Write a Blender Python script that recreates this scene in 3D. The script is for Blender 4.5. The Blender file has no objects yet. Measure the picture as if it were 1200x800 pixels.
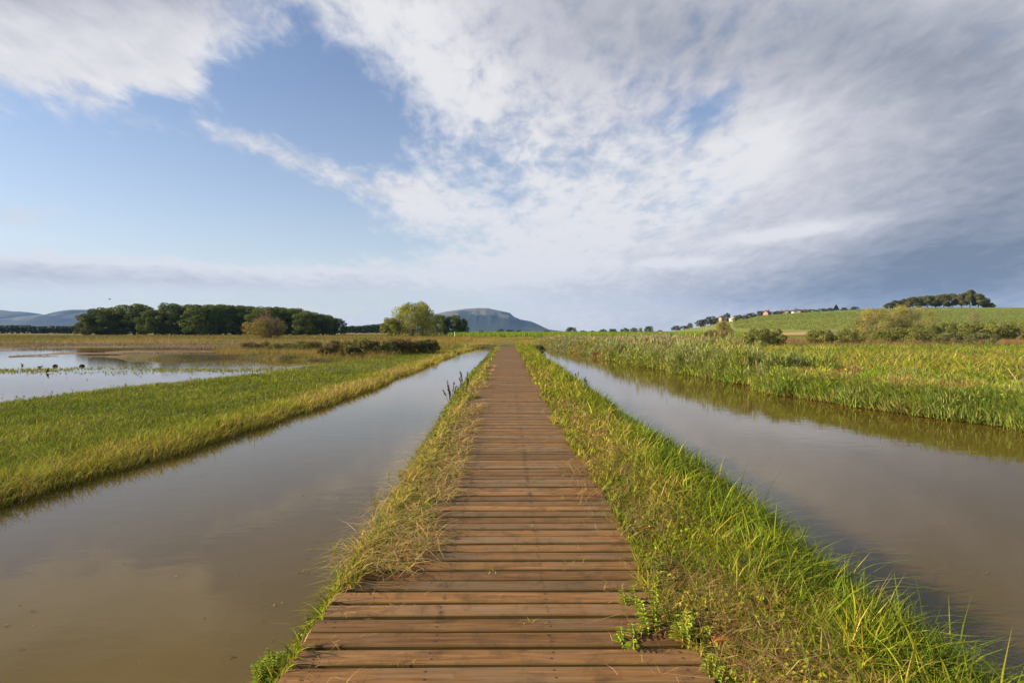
import bpy, math, random
import numpy as np
R = math.radians
rng = np.random.default_rng(7)
F = 667.0; UV = 594.0; HV = 388.0; CH = 1.6; WL = -0.35     # lens, vanishing point, eye height, water level
scene = bpy.context.scene
C = scene.collection

# ------------------------------------------------------------------ helpers
def wp(u, v, z=0.0):
    Y = (CH - z) * F / (v - HV)
    return (u - UV) / F * Y, Y
def hz(v, Y):                                   # height that shows at row v when it stands at distance Y
    return CH + (HV - v) / F * Y
def sm(t):
    t = np.clip(t, 0, 1); return t * t * (3 - 2 * t)
def vnoise(x, y, seed=0):
    xi = np.floor(x).astype(np.int64); yi = np.floor(y).astype(np.int64)
    fx = x - xi; fy = y - yi
    def h(a, b):
        n = (a * 374761393 + b * 668265263 + seed * 1442695041) & 0xFFFFFFFF
        n = ((n ^ (n >> 13)) * 1274126177) & 0xFFFFFFFF
        return ((n ^ (n >> 16)) & 0xFFFF) / 65535.0
    u = fx * fx * (3 - 2 * fx); w = fy * fy * (3 - 2 * fy)
    return (h(xi, yi) * (1 - u) + h(xi + 1, yi) * u) * (1 - w) + (h(xi, yi + 1) * (1 - u) + h(xi + 1, yi + 1) * u) * w
def fbm(x, y, seed=0, octv=4):
    s = 0; a = .5; t = 0
    for i in range(octv):
        s = s + a * vnoise(x * 2 ** i + 13.7 * i, y * 2 ** i - 7.1 * i, seed + i); t += a; a *= .55
    return s / t

def link(o, parent=None):
    C.objects.link(o)
    if parent: o.parent = parent
    return o
def tag(o, label=None, cat=None, group=None, kind=None):
    if label: o['label'] = label
    if cat: o['category'] = cat
    if group: o['group'] = group
    if kind: o['kind'] = kind
    return o
def empty(name, loc, rz=0, scale=(1, 1, 1)):
    o = bpy.data.objects.new(name, None); C.objects.link(o)
    o.location = loc; o.rotation_euler = (0, 0, rz); o.scale = scale; o.empty_display_size = .2
    return o
def mesh_np(name, V, Fc, k, mat, cols=None, smooth=False):
    """V (n,3), Fc (m,k) faces, all k-gons"""
    V = np.ascontiguousarray(V, dtype=np.float32); Fc = np.ascontiguousarray(Fc, dtype=np.int32)
    me = bpy.data.meshes.new(name)
    me.vertices.add(len(V)); me.vertices.foreach_set('co', V.ravel())
    me.loops.add(Fc.size); me.loops.foreach_set('vertex_index', Fc.ravel())
    me.polygons.add(len(Fc)); me.polygons.foreach_set('loop_start', np.arange(0, Fc.size, k, dtype=np.int32))
    me.polygons.foreach_set('use_smooth', np.full(len(Fc), bool(smooth)))
    me.update(calc_edges=True)
    if cols is not None:
        a = me.color_attributes.new('Col', 'FLOAT_COLOR', 'POINT')
        c = np.ones((len(V), 4), dtype=np.float32); c[:, :3] = cols
        a.data.foreach_set('color', c.ravel())
    me.materials.append(mat)
    return me
class Soup:
    def __init__(s): s.v = []; s.f = []; s.c = []; s.n = 0
    def add(s, V, T, Cc):
        s.v.append(V); s.f.append(T + s.n); s.c.append(Cc); s.n += len(V)
    def mesh(s, name, mat, smooth=False):
        return mesh_np(name, np.concatenate(s.v), np.concatenate(s.f), 3, mat, np.concatenate(s.c), smooth)
    def build(s, name, mat, parent=None, smooth=False):
        return link(bpy.data.objects.new(name, s.mesh(name, mat, smooth)), parent)

def blades(S, P, H, W, col, bend=.5, ang=None, seg=3, tipc=None, face=None):
    """grass blades: P (n,3) roots, H heights, W widths, col (n,3)"""
    n = len(P)
    if n == 0: return
    H = np.broadcast_to(H, n).astype(float); W = np.broadcast_to(W, n).astype(float)
    bend = np.broadcast_to(bend, n).astype(float)
    if ang is None: ang = rng.uniform(0, 2 * np.pi, n)
    d = np.stack([np.cos(ang), np.sin(ang), np.zeros(n)], 1)
    fa = ang + np.pi / 2 + rng.normal(0, .7, n) if face is None else face
    s = np.stack([np.cos(fa), np.sin(fa), np.zeros(n)], 1)
    k = 2 * seg + 1
    V = np.zeros((n, k, 3)); CC = np.zeros((n, k, 3))
    for i in range(seg + 1):
        t = i / seg
        c = P + d * (H * bend * t ** 1.8)[:, None]
        c[:, 2] += H * t * (1 - .38 * np.clip(bend, 0, 2.2) * t)
        cc = col if tipc is None else col * (1 - t) + tipc * t
        if i == seg: V[:, 2 * seg] = c; CC[:, 2 * seg] = cc
        else:
            w = (W * .5 * (1 - .75 * t ** 2) * (.7 + .3 * min(1, 3 * t + .1)))[:, None]
            V[:, 2 * i] = c - s * w; V[:, 2 * i + 1] = c + s * w
            CC[:, 2 * i] = cc; CC[:, 2 * i + 1] = cc
    T = []
    for i in range(seg - 1):
        a = 2 * i; T += [(a, a + 1, a + 3), (a, a + 3, a + 2)]
    a = 2 * (seg - 1); T.append((a, a + 1, a + 2))
    T = np.array(T)
    idx = (np.arange(n)[:, None, None] * k + T[None]).reshape(-1, 3)
    S.add(V.reshape(-1, 3), idx, CC.reshape(-1, 3))
def leaves(S, P, L, W, col, up=None, nrm=None, flat=.0):
    """diamond leaves; nrm biases the facing"""
    n = len(P)
    d = rng.normal(0, 1, (n, 3))
    if up is not None: d = d + up
    d /= np.linalg.norm(d, axis=1)[:, None]
    m = rng.normal(0, 1, (n, 3))
    if nrm is not None: m = m * .6 + nrm
    s = np.cross(d, m); s /= (np.linalg.norm(s, axis=1)[:, None] + 1e-6)
    L = np.broadcast_to(L, n)[:, None]; W = np.broadcast_to(W, n)[:, None]
    nn = np.cross(s, d)
    V = np.stack([P - d * L * .5, P - s * W * .5 + nn * W * .15 - d * L * .05, P + d * L * .5, P + s * W * .5 + nn * W * .15 - d * L * .05], 1)
    T = np.array([(0, 1, 2), (0, 2, 3)])
    idx = (np.arange(n)[:, None, None] * 4 + T[None]).reshape(-1, 3)
    S.add(V.reshape(-1, 3), idx, np.repeat(col, 4, axis=0))
def tube(S, pts, rad, col, sides=6):
    pts = np.array(pts, float); n = len(pts)
    rad = np.broadcast_to(rad, n)
    V = []
    for i in range(n):
        d = pts[min(i + 1, n - 1)] - pts[max(i - 1, 0)]; d /= np.linalg.norm(d) + 1e-9
        a = np.cross(d, [0.31, 0.9, 0.1]); a /= np.linalg.norm(a) + 1e-9; b = np.cross(d, a)
        th = np.linspace(0, 2 * np.pi, sides, endpoint=False)
        V.append(pts[i] + rad[i] * (np.cos(th)[:, None] * a + np.sin(th)[:, None] * b))
    V = np.concatenate(V); T = []
    for i in range(n - 1):
        for j in range(sides):
            a = i * sides + j; b = i * sides + (j + 1) % sides
            T += [(a, b, b + sides), (a, b + sides, a + sides)]
    for j in range(1, sides - 1):
        T.append((0, j + 1, j)); e = (n - 1) * sides; T.append((e, e + j, e + j + 1))
    S.add(V, np.array(T), np.tile(np.array(col, float), (len(V), 1)))
def boxs(S, x0, x1, y0, y1, z0, z1, col):
    V = np.array([(x, y, z) for z in (z0, z1) for y in (y0, y1) for x in (x0, x1)], float)
    T = np.array([(0, 2, 3), (0, 3, 1), (4, 5, 7), (4, 7, 6), (0, 1, 5), (0, 5, 4), (2, 6, 7), (2, 7, 3), (0, 4, 6), (0, 6, 2), (1, 3, 7), (1, 7, 5)])
    S.add(V, T, np.tile(np.array(col, float), (8, 1)))
def jit(col, n, a=.25, b=.12):
    c = np.array(col, float)
    if c.ndim == 1: c = np.tile(c, (n, 1))
    return np.clip(c * (1 + rng.normal(0, a, (n, 1))) * (1 + rng.normal(0, b, (n, 3))), .004, .9)
def mixc(a, b, t):
    return np.array(a)[None] * (1 - t[:, None]) + np.array(b)[None] * t[:, None]

# ------------------------------------------------------------------ materials
def newmat(name):
    m = bpy.data.materials.new(name); m.use_nodes = True
    nt = m.node_tree; nt.nodes.clear()
    out = nt.nodes.new('ShaderNodeOutputMaterial')
    return m, nt, out
def N(nt, t, **kw):
    n = nt.nodes.new(t)
    for k, v in kw.items():
        if k.startswith('i_'):
            key = k[2:]
            n.inputs[int(key) if key.isdigit() else key.replace('_', ' ')].default_value = v
        else: setattr(n, k, v)
    return n
def foliage(name, trans=.27, rough=.7, spec=.10):
    m, nt, out = newmat(name)
    a = N(nt, 'ShaderNodeAttribute', attribute_name='Col')
    p = N(nt, 'ShaderNodeBsdfPrincipled'); p.inputs['Roughness'].default_value = rough
    p.inputs['Specular IOR Level'].default_value = spec
    t = N(nt, 'ShaderNodeBsdfTranslucent'); mx = N(nt, 'ShaderNodeMixShader'); mx.inputs[0].default_value = trans
    L = nt.links
    L.new(a.outputs['Color'], p.inputs['Base Color'])
    L.new(a.outputs['Color'], t.inputs['Color'])
    L.new(p.outputs[0], mx.inputs[1]); L.new(t.outputs[0], mx.inputs[2]); L.new(mx.outputs[0], out.inputs[0])
    return m
M_grass = foliage('grass_blade'); M_leaf = foliage('tree_leaf', .25, .6, .2); M_dry = foliage('dry_plant', .15, .8, .1)
def colmat(name, rough=.85, bump=0, bscale=30, spec=.2):
    m, nt, out = newmat(name)
    a = N(nt, 'ShaderNodeAttribute', attribute_name='Col')
    p = N(nt, 'ShaderNodeBsdfPrincipled'); p.inputs['Roughness'].default_value = rough
    p.inputs['Specular IOR Level'].default_value = spec
    n = N(nt, 'ShaderNodeTexNoise'); n.inputs['Scale'].default_value = bscale; n.inputs['Detail'].default_value = 6
    tc = N(nt, 'ShaderNodeTexCoord'); nt.links.new(tc.outputs['Object'], n.inputs['Vector'])
    mr = N(nt, 'ShaderNodeMapRange'); mr.inputs['To Min'].default_value = .6; mr.inputs['To Max'].default_value = 1.4
    nt.links.new(n.outputs['Fac'], mr.inputs['Value'])
    mu = N(nt, 'ShaderNodeVectorMath', operation='SCALE')
    nt.links.new(a.outputs['Color'], mu.inputs[0]); nt.links.new(mr.outputs[0], mu.inputs['Scale'])
    nt.links.new(mu.outputs[0], p.inputs['Base Color'])
    if bump:
        b = N(nt, 'ShaderNodeBump'); b.inputs['Strength'].default_value = bump; b.inputs['Distance'].default_value = .03
        nt.links.new(n.outputs['Fac'], b.inputs['Height']); nt.links.new(b.outputs[0], p.inputs['Normal'])
    nt.links.new(p.outputs[0], out.inputs[0])
    return m
M_bark = colmat('bark', .9, .6, 8); M_ground = colmat('ground_soil', .95, .5, 9)
M_hill = colmat('mountain_forest', .95, 0, .012); M_wall = colmat('plaster', .9, 0, 3); M_roof = colmat('roof_tile', .85, 0, 4)
M_paint = colmat('painted_wood', .6, 0, 20); M_brick = colmat('fired_clay', .85, .4, 60); M_feather = colmat('feathers', .7, 0, 40)

def water_mat():
    m, nt, out = newmat('turbid_water'); L = nt.links
    p = N(nt, 'ShaderNodeBsdfPrincipled')
    p.inputs['Roughness'].default_value = .03; p.inputs['IOR'].default_value = 1.333
    p.inputs['Specular IOR Level'].default_value = .38
    g = N(nt, 'ShaderNodeNewGeometry')
    n1 = N(nt, 'ShaderNodeTexNoise'); n1.inputs['Scale'].default_value = .28; n1.inputs['Detail'].default_value = 4; n1.inputs['Distortion'].default_value = .6
    mp = N(nt, 'ShaderNodeMapping'); mp.inputs['Scale'].default_value = (1, .55, 1); mp.inputs['Rotation'].default_value = (0, 0, .5)
    L.new(g.outputs['Position'], mp.inputs[0]); L.new(mp.outputs[0], n1.inputs['Vector'])
    cr = N(nt, 'ShaderNodeValToRGB')
    cr.color_ramp.elements[0].position = .3; cr.color_ramp.elements[0].color = (.070, .048, .008, 1)
    cr.color_ramp.elements[1].position = .75; cr.color_ramp.elements[1].color = (.118, .083, .016, 1)
    L.new(n1.outputs['Fac'], cr.inputs[0]); L.new(cr.outputs[0], p.inputs['Base Color'])
    n2 = N(nt, 'ShaderNodeTexNoise'); n2.inputs['Scale'].default_value = 2.2; n2.inputs['Detail'].default_value = 3
    m2 = N(nt, 'ShaderNodeMapping'); m2.inputs['Scale'].default_value = (1, 2.2, 1)
    L.new(g.outputs['Position'], m2.inputs[0]); L.new(m2.outputs[0], n2.inputs['Vector'])
    n3 = N(nt, 'ShaderNodeTexNoise'); n3.inputs['Scale'].default_value = 11; n3.inputs['Detail'].default_value = 2
    L.new(m2.outputs[0], n3.inputs['Vector'])
    ad = N(nt, 'ShaderNodeMath', operation='MULTIPLY_ADD'); ad.inputs[1].default_value = .12
    L.new(n3.outputs['Fac'], ad.inputs[0]); L.new(n2.outputs['Fac'], ad.inputs[2])
    b = N(nt, 'ShaderNodeBump'); b.inputs['Strength'].default_value = .10; b.inputs['Distance'].default_value = .02
    L.new(ad.outputs[0], b.inputs['Height']); L.new(b.outputs[0], p.inputs['Normal'])
    L.new(p.outputs[0], out.inputs[0])
    return m
M_water = water_mat()

def wood_mat():
    m, nt, out = newmat('weathered_plank'); L = nt.links
    p = N(nt, 'ShaderNodeBsdfPrincipled'); p.inputs['Roughness'].default_value = .72; p.inputs['Specular IOR Level'].default_value = .15
    g = N(nt, 'ShaderNodeNewGeometry'); at = N(nt, 'ShaderNodeAttribute', attribute_name='Col')
    off = N(nt, 'ShaderNodeVectorMath', operation='SCALE'); off.inputs['Scale'].default_value = 40
    L.new(at.outputs['Vector'], off.inputs[0])
    ps = N(nt, 'ShaderNodeVectorMath', operation='ADD'); L.new(g.outputs['Position'], ps.inputs[0]); L.new(off.outputs[0], ps.inputs[1])
    mp = N(nt, 'ShaderNodeMapping'); mp.inputs['Scale'].default_value = (1.6, 26, 26); L.new(ps.outputs[0], mp.inputs[0])
    n = N(nt, 'ShaderNodeTexNoise'); n.inputs['Scale'].default_value = 1.6; n.inputs['Detail'].default_value = 8; n.inputs['Distortion'].default_value = .7
    L.new(mp.outputs[0], n.inputs['Vector'])
    nb = N(nt, 'ShaderNodeTexNoise'); nb.inputs['Scale'].default_value = 2.1; nb.inputs['Detail'].default_value = 5
    mb = N(nt, 'ShaderNodeMapping'); mb.inputs['Scale'].default_value = (1, 2.5, 1); L.new(ps.outputs[0], mb.inputs[0]); L.new(mb.outputs[0], nb.inputs['Vector'])
    cr = N(nt, 'ShaderNodeValToRGB'); e = cr.color_ramp.elements
    e[0].position = .25; e[0].color = (.090, .046, .018, 1); e[1].position = .75; e[1].color = (.270, .150, .060, 1)
    q = e.new(.5); q.color = (.185, .098, .038, 1)
    L.new(n.outputs['Fac'], cr.inputs[0])
    # weathered grey brown in broad patches
    mx = N(nt, 'ShaderNodeMix', data_type='RGBA'); mr = N(nt, 'ShaderNodeMapRange'); mr.inputs['From Min'].default_value = .42; mr.inputs['From Max'].default_value = .68; mr.inputs['To Max'].default_value = .7
    sy = N(nt, 'ShaderNodeSeparateXYZ'); L.new(at.outputs['Vector'], sy.inputs[0]); pw = N(nt, 'ShaderNodeMath', operation='MULTIPLY_ADD'); pw.inputs[1].default_value = .32; pw.inputs[2].default_value = -.13; L.new(sy.outputs[1], pw.inputs[0])
    pa = N(nt, 'ShaderNodeMath', operation='ADD'); L.new(nb.outputs['Fac'], pa.inputs[0]); L.new(pw.outputs[0], pa.inputs[1])
    L.new(pa.outputs[0], mr.inputs[0]); L.new(mr.outputs[0], mx.inputs['Factor']); L.new(cr.outputs[0], mx.inputs['A'])
    mx.inputs['B'].default_value = (.155, .112, .068, 1)
    # knots
    vo = N(nt, 'ShaderNodeTexVoronoi'); vo.inputs['Scale'].default_value = 1.9
    mv = N(nt, 'ShaderNodeMapping'); mv.inputs['Scale'].default_value = (1, 1.7, 0.01); L.new(ps.outputs[0], mv.inputs[0]); L.new(mv.outputs[0], vo.inputs['Vector'])
    kr = N(nt, 'ShaderNodeMapRange'); kr.inputs['From Min'].default_value = .03; kr.inputs['From Max'].default_value = .075; kr.inputs['To Min'].default_value = .35; kr.inputs['To Max'].default_value = 1
    L.new(vo.outputs['Distance'], kr.inputs[0])
    # per plank value + knots
    sx = N(nt, 'ShaderNodeSeparateXYZ'); L.new(at.outputs['Vector'], sx.inputs[0])
    pv = N(nt, 'ShaderNodeMapRange'); pv.inputs['To Min'].default_value = .80; pv.inputs['To Max'].default_value = 1.38; L.new(sx.outputs[0], pv.inputs[0])
    mm = N(nt, 'ShaderNodeMath', operation='MULTIPLY'); L.new(kr.outputs[0], mm.inputs[0]); L.new(pv.outputs[0], mm.inputs[1])
    sc_ = N(nt, 'ShaderNodeVectorMath', operation='SCALE'); L.new(mx.outputs['Result'], sc_.inputs[0]); L.new(mm.outputs[0], sc_.inputs['Scale'])
    # dirt stains, and moss on the plank edges that face the gaps
    nd = N(nt, 'ShaderNodeTexNoise'); nd.inputs['Scale'].default_value = 5.5; nd.inputs['Detail'].default_value = 7; nd.inputs['Roughness'].default_value = .7; L.new(g.outputs['Position'], nd.inputs['Vector'])
    dr = N(nt, 'ShaderNodeMapRange'); dr.inputs['From Min'].default_value = .50; dr.inputs['From Max'].default_value = .68; dr.inputs['To Max'].default_value = .62; L.new(nd.outputs['Fac'], dr.inputs[0])
    md = N(nt, 'ShaderNodeMix', data_type='RGBA'); L.new(dr.outputs[0], md.inputs['Factor']); L.new(sc_.outputs[0], md.inputs['A']); md.inputs['B'].default_value = (.055, .036, .018, 1)
    # dark wear where the boards are fixed to the joists
    sp = N(nt, 'ShaderNodeSeparateXYZ'); L.new(g.outputs['Position'], sp.inputs[0]); prev = None
    for xx in (-.38, .225):
        q1 = N(nt, 'ShaderNodeMath', operation='SUBTRACT'); L.new(sp.outputs[0], q1.inputs[0]); q1.inputs[1].default_value = xx
        q2 = N(nt, 'ShaderNodeMath', operation='ABSOLUTE'); L.new(q1.outputs[0], q2.inputs[0])
        if prev is None: prev = q2
        else:
            q3 = N(nt, 'ShaderNodeMath', operation='MINIMUM'); L.new(prev.outputs[0], q3.inputs[0]); L.new(q2.outputs[0], q3.inputs[1]); prev = q3
    f1 = N(nt, 'ShaderNodeMapRange'); f1.inputs['From Min'].default_value = .006; f1.inputs['From Max'].default_value = .045; f1.inputs['To Min'].default_value = 1; f1.inputs['To Max'].default_value = 0; L.new(prev.outputs[0], f1.inputs[0])
    nf = N(nt, 'ShaderNodeTexNoise'); nf.inputs['Scale'].default_value = 9; nf.inputs['Detail'].default_value = 4; L.new(ps.outputs[0], nf.inputs['Vector'])
    f2 = N(nt, 'ShaderNodeMapRange'); f2.inputs['From Min'].default_value = .53; f2.inputs['From Max'].default_value = .64; f2.inputs['To Max'].default_value = .6; L.new(nf.outputs['Fac'], f2.inputs[0])
    f3 = N(nt, 'ShaderNodeMath', operation='MULTIPLY'); L.new(f1.outputs[0], f3.inputs[0]); L.new(f2.outputs[0], f3.inputs[1])
    mw = N(nt, 'ShaderNodeMix', data_type='RGBA'); L.new(f3.outputs[0], mw.inputs['Factor']); L.new(md.outputs['Result'], mw.inputs['A']); mw.inputs['B'].default_value = (.035, .024, .016, 1); md = mw
    sn = N(nt, 'ShaderNodeSeparateXYZ'); L.new(g.outputs['True Normal'], sn.inputs[0])
    ms = N(nt, 'ShaderNodeMapRange'); ms.inputs['From Min'].default_value = .3; ms.inputs['From Max'].default_value = .9; ms.inputs['To Max'].default_value = .65; ab = N(nt, 'ShaderNodeMath', operation='ABSOLUTE'); L.new(sn.outputs[1], ab.inputs[0]); L.new(ab.outputs[0], ms.inputs[0])
    mo = N(nt, 'ShaderNodeMix', data_type='RGBA'); L.new(ms.outputs[0], mo.inputs['Factor']); L.new(md.outputs['Result'], mo.inputs['A']); mo.inputs['B'].default_value = (.095, .075, .018, 1)
    L.new(mo.outputs['Result'], p.inputs['Base Color'])
    b = N(nt, 'ShaderNodeBump'); b.inputs['Strength'].default_value = .7; b.inputs['Distance'].default_value = .004
    L.new(n.outputs['Fac'], b.inputs['Height']); L.new(b.outputs[0], p.inputs['Normal'])
    L.new(p.outputs[0], out.inputs[0])
    return m
M_wood = wood_mat()

# ------------------------------------------------------------------ terrain
iLL = ([-60, 6, 9, 16, 25, 40, 55, 66, 80], [-5.9, -5.7, -5.35, -4.8, -4.65, -4.5, -4.0, -3.2, -3.0])
iLR = ([-60, 3.2, 5, 12, 16, 31, 50, 66, 80], [-1.27, -1.24, -1.20, -1.42, -1.52, -1.58, -1.45, -1.3, -1.3])
iRL = ([-60, 3.5, 6, 16, 40, 56, 70], [2.15, 2.2, 2.42, 2.42, 2.35, 2.75, 3.2])
iRR = ([-60, 9, 11.3, 12.6, 14.8, 17, 19, 21.3, 26.5, 38, 56.5, 68], [11.2, 10.8, 10.3, 9.7, 9.1, 8.5, 8.5, 8.5, 8.1, 7.1, 5.5, 4.7])
iPN = ([-60, 10, 14.6, 17.6, 24, 31, 36, 42, 60], [-14, -13.6, -13.0, -12.9, -10.8, -10.4, -9.7, -12.5, -22])
iPF = ([-300, -60, -43, -38, -20, -13], [66, 61, 58, 45, 41, 36])      # far shore of the pond by x
iHX = ([-9000, 118, 152, 178, 206, 240, 274, 330, 9000], [0, 0, 4.4, 9.5, 13.5, 15.8, 17.6, 19.2, 19.6])
def wob(Y, s): return (fbm(Y * .35 + s * 31, Y * 0 + s, 5) - .5) * .5 + (vnoise(Y * 2.3, Y * 0 + s, 6) - .5) * .14
def edges(Y):
    near = np.clip(Y / 12, .25, 1)
    return (np.interp(Y, *iLL) + wob(Y, 1) * 1.1, np.interp(Y, *iLR) + wob(Y, 2) * .45 * near,
            np.interp(Y, *iRL) + wob(Y, 3) * .5, np.interp(Y, *iRR) + wob(Y, 4) * 2.0)
def dists(x, Y):
    a, b, c, d = edges(Y)
    dl = np.minimum(np.minimum(x - a, b - x), 67 - Y)
    dr = np.minimum(np.minimum(x - c, d - x), 70 - Y)
    pn = np.interp(Y, *iPN) + wob(Y, 7) * 2
    dp = np.minimum(pn - x, np.interp(x, *iPF) + (fbm(x * .12, Y * .15, 9) - .5) * 13 - Y)
    return dl, dr, dp
def hgt(x, Y):
    x = np.asarray(x, float); Y = np.asarray(Y, float)
    dl, dr, dp = dists(x, Y)
    # dry land
    base = (fbm(x * .25, Y * .25, 2) - .5) * .16
    far = (fbm(x * .02, Y * .02, 3) - .5) * .4 * sm((Y - 70) / 100)
    land = base + far
    mudz = sm((x + 160) / 30) * sm((-13 - x) / 4) * sm((Y - 40) / 6) * (1 - sm((Y - 66) / 16))
    land = land * (1 - mudz) + mudz * (WL + .005 + (fbm(x * .12, Y * .3, 12) - .5) * .16)
    # causeway under the boardwalk
    cw = (x > -2.0) & (x < 3.4) & (Y < 66)
    prof = np.interp(x, [-1.6, -1.2, -1.06, -1.0, .9, .975, 1.35, 1.8, 2.4], [-.24, -.12, -.06, -.3, -.3, -.03, .02, -.03, -.15])
    t = sm((64 - Y) / 6)
    land = np.where(cw, prof * t + land * (1 - t) + (fbm(x * 2.2, Y * 2.2, 8) - .5) * .07 * ((x > 1) | (x < -1.1)), land)
    lb = sm((-2.6 - x) / .6) * sm((x + 15.5) / 1.5) * sm((64 - Y) / 8)
    land = land * (1 - lb) + (WL + .10 + (fbm(x * .7, Y * .5, 14) - .5) * .12) * lb
    # hill to the right
    side = np.interp(x * 450 / np.maximum(Y, 250), *iHX)
    hill = side * sm((Y - 165) / 285) * (1 - .9 * sm((Y - 560) / 500))
    land = land + hill
    e = -np.maximum(np.maximum(dl, dr), dp)                 # >0 outside water
    steep = np.where(cw, 2.6, np.where((x < -2.6) & (dl > dp), .9, np.where(x > 3.4, 1.7, .85)))
    bank = np.minimum(land, WL + np.maximum(e, 0) * steep * .5 + .02)
    wet = WL - np.clip(-e * .5, 0, .5) - .01
    return np.where(e > 0, bank, wet)

def axis(parts):
    out = [parts[0][0]]
    for (a, b, n) in parts: out += list(np.linspace(a, b, n + 1)[1:])
    return np.array(out)
gx = axis([(-7000, -1200, 14), (-1200, -260, 26), (-260, -60, 60), (-60, -16, 70), (-16, -6, 60), (-6, -.9, 90), (-.9, .8, 10), (.8, 2.6, 45), (2.6, 7, 20), (7, 14, 70), (14, 40, 60), (40, 130, 50), (130, 520, 110), (520, 1500, 20), (1500, 7000, 12)])
gy = axis([(-60, -6, 20), (-6, 2, 20), (2, 12, 100), (12, 40, 140), (40, 100, 110), (100, 300, 100), (300, 620, 80), (620, 1500, 20), (1500, 7500, 14)])
X, Y = np.meshgrid(gx, gy)
Z = hgt(X, Y)
nx, ny = len(gx), len(gy)
def ground_col(x, Y, z):
    n1 = fbm(x * .8, Y * .8, 21); n2 = fbm(x * .05, Y * .09, 22)
    soil = np.array([.075, .052, .03]); green = np.array([.075, .105, .018]); gold = np.array([.23, .17, .05])
    olive = np.array([.12, .12, .03])
    c = soil[None] * (1 - n1[:, None] * .7) + green[None] * n1[:, None] * .7
    t = sm((Y - 60) / 30)[:, None]
    f = mixc(olive, gold, np.clip((n2 - .38) * 3.2, 0, 1))
    rust = np.array([.16, .085, .035])
    rm = sm((x - 12) / 10) * sm((Y - 55) / 15) * (1 - sm((Y - 110) / 30)) * .6
    f = f * (1 - rm[:, None]) + rust[None] * rm[:, None]
    c = c * (1 - t) + f * t
    # mud flats
    mud = sm((-12 - x) / 6) * sm((Y - 40) / 8) * (1 - sm((Y - 74) / 12)) * sm((x + 180) / 30)
    c = c * (1 - mud[:, None]) + mixc([.13, .085, .055], [.22, .155, .105], fbm(x * .1, Y * .5, 30)) * mud[:, None]
    # hill: vineyard greens with strips
    hm = sm((z - .6) / 1.2) * (Y > 165)
    strip = fbm(x * .012, Y * .03, 33)
    hc = mixc([.15, .19, .035], [.24, .26, .055], np.clip((strip - .3) * 2.5, 0, 1))
    top = sm((Y - 400) / 60)
    hc = hc * (1 - top[:, None]) + np.array([.27, .28, .06])[None] * top[:, None]
    c = c * (1 - hm[:, None]) + hc * hm[:, None]
    wheat = (x * 667 / np.maximum(Y, 1) > 315) & (x * 667 / np.maximum(Y, 1) < 362) & (Y > 196) & (Y < 222)
    c[wheat] = [.42, .29, .11]
    return c
Vg = np.stack([X.ravel(), Y.ravel(), Z.ravel()], 1)
I, J = np.meshgrid(np.arange(nx - 1), np.arange(ny - 1)); a0 = (J * nx + I).ravel()
Fg = np.stack([a0, a0 + 1, a0 + nx + 1, a0 + nx], 1)
gm = mesh_np('ground', Vg, Fg, 4, M_ground, ground_col(Vg[:, 0], Vg[:, 1], Vg[:, 2]), True)
tag(link(bpy.data.objects.new('ground', gm)), kind='structure')
def sheet(name, x0, x1, y0, y1, n=(2, 8)):
    xs = np.linspace(x0, x1, n[0] + 1); ys = np.linspace(y0, y1, n[1] + 1)
    A, B = np.meshgrid(xs, ys); V = np.stack([A.ravel(), B.ravel(), np.full(A.size, WL)], 1)
    i, j = np.meshgrid(np.arange(n[0]), np.arange(n[1])); a = (j * (n[0] + 1) + i).ravel()
    return tag(link(bpy.data.objects.new(name, mesh_np(name, V, np.stack([a, a + 1, a + n[0] + 2, a + n[0] + 1], 1), 4, M_water))), kind='structure')
sheet('canal_water', -7.6, -.6, -58, 72); sheet('canal_water', 1.5, 14.5, -58, 74); sheet('pond_water', -400, -7.6, -58, 86)

# ------------------------------------------------------------------ boardwalk
bw = empty('boardwalk', (-.045, 0, 0))
tag(bw, 'long straight boardwalk of weathered brown planks running to the horizon', 'boardwalk')
PIT = .1562; y = 1.0; Vs = []; Fs = []; Cs = []; n0 = 0
base_box = [(0, 1, 2, 3)]
rp = random.Random(3)
k = 0
screwS = Soup()
while y < 60:
    w = PIT - rp.uniform(.026, .034)
    if y > 25: w = PIT - .03
    dz = rp.uniform(-.004, .003); xl = -1.0 + rp.uniform(-.012, .012); xr = 1.0 + rp.uniform(-.012, .012); tw = rp.uniform(-.003, .003); rise = rp.uniform(-.002, .002)
    bv = .006; prof = [(0, -.036), (w, -.036), (w, -bv), (w - bv, 0), (bv, 0), (0, -bv)]
    xs = np.linspace(xl, xr, 5)
    for xi, xx in enumerate(xs):
        for (py, pz) in prof:
            Vs.append((xx, y + py + tw * xx, pz + dz + rise * xx + (.0015 * math.sin(k * 1.7 + xi * 1.3))))
    for xi in range(4):
        for j in range(6):
            a = n0 + xi * 6 + j; b = n0 + xi * 6 + (j + 1) % 6
            Fs.append((a, b, b + 6, a + 6))
    for e0, fl in ((n0, 1), (n0 + 24, 0)):
        for q in ((0, 1, 2, 5), (5, 2, 3, 4)):
            q = [e0 + t for t in q]; Fs.append(tuple(q[::-1] if fl else q))
    cc = (rp.random(), rp.random(), rp.random()); Cs += [cc] * 30; n0 += 30
    if y < 16:
        for sx in (-.90, -.335, .27, .90):
            for py in (.036, w - .036):
                px_ = sx + rp.uniform(-.012, .012); py_ = y + py + rp.uniform(-.006, .006)
                th = np.linspace(0, 2 * np.pi, 8, endpoint=False)
                V = np.stack([px_ + .006 * np.cos(th), py_ + .006 * np.sin(th), np.full(8, dz + .0025)], 1)
                screwS.add(V, np.array([(0, i, i + 1) for i in range(1, 7)]), np.tile([.05, .045, .04], (8, 1)))
    y += PIT; k += 1
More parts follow.
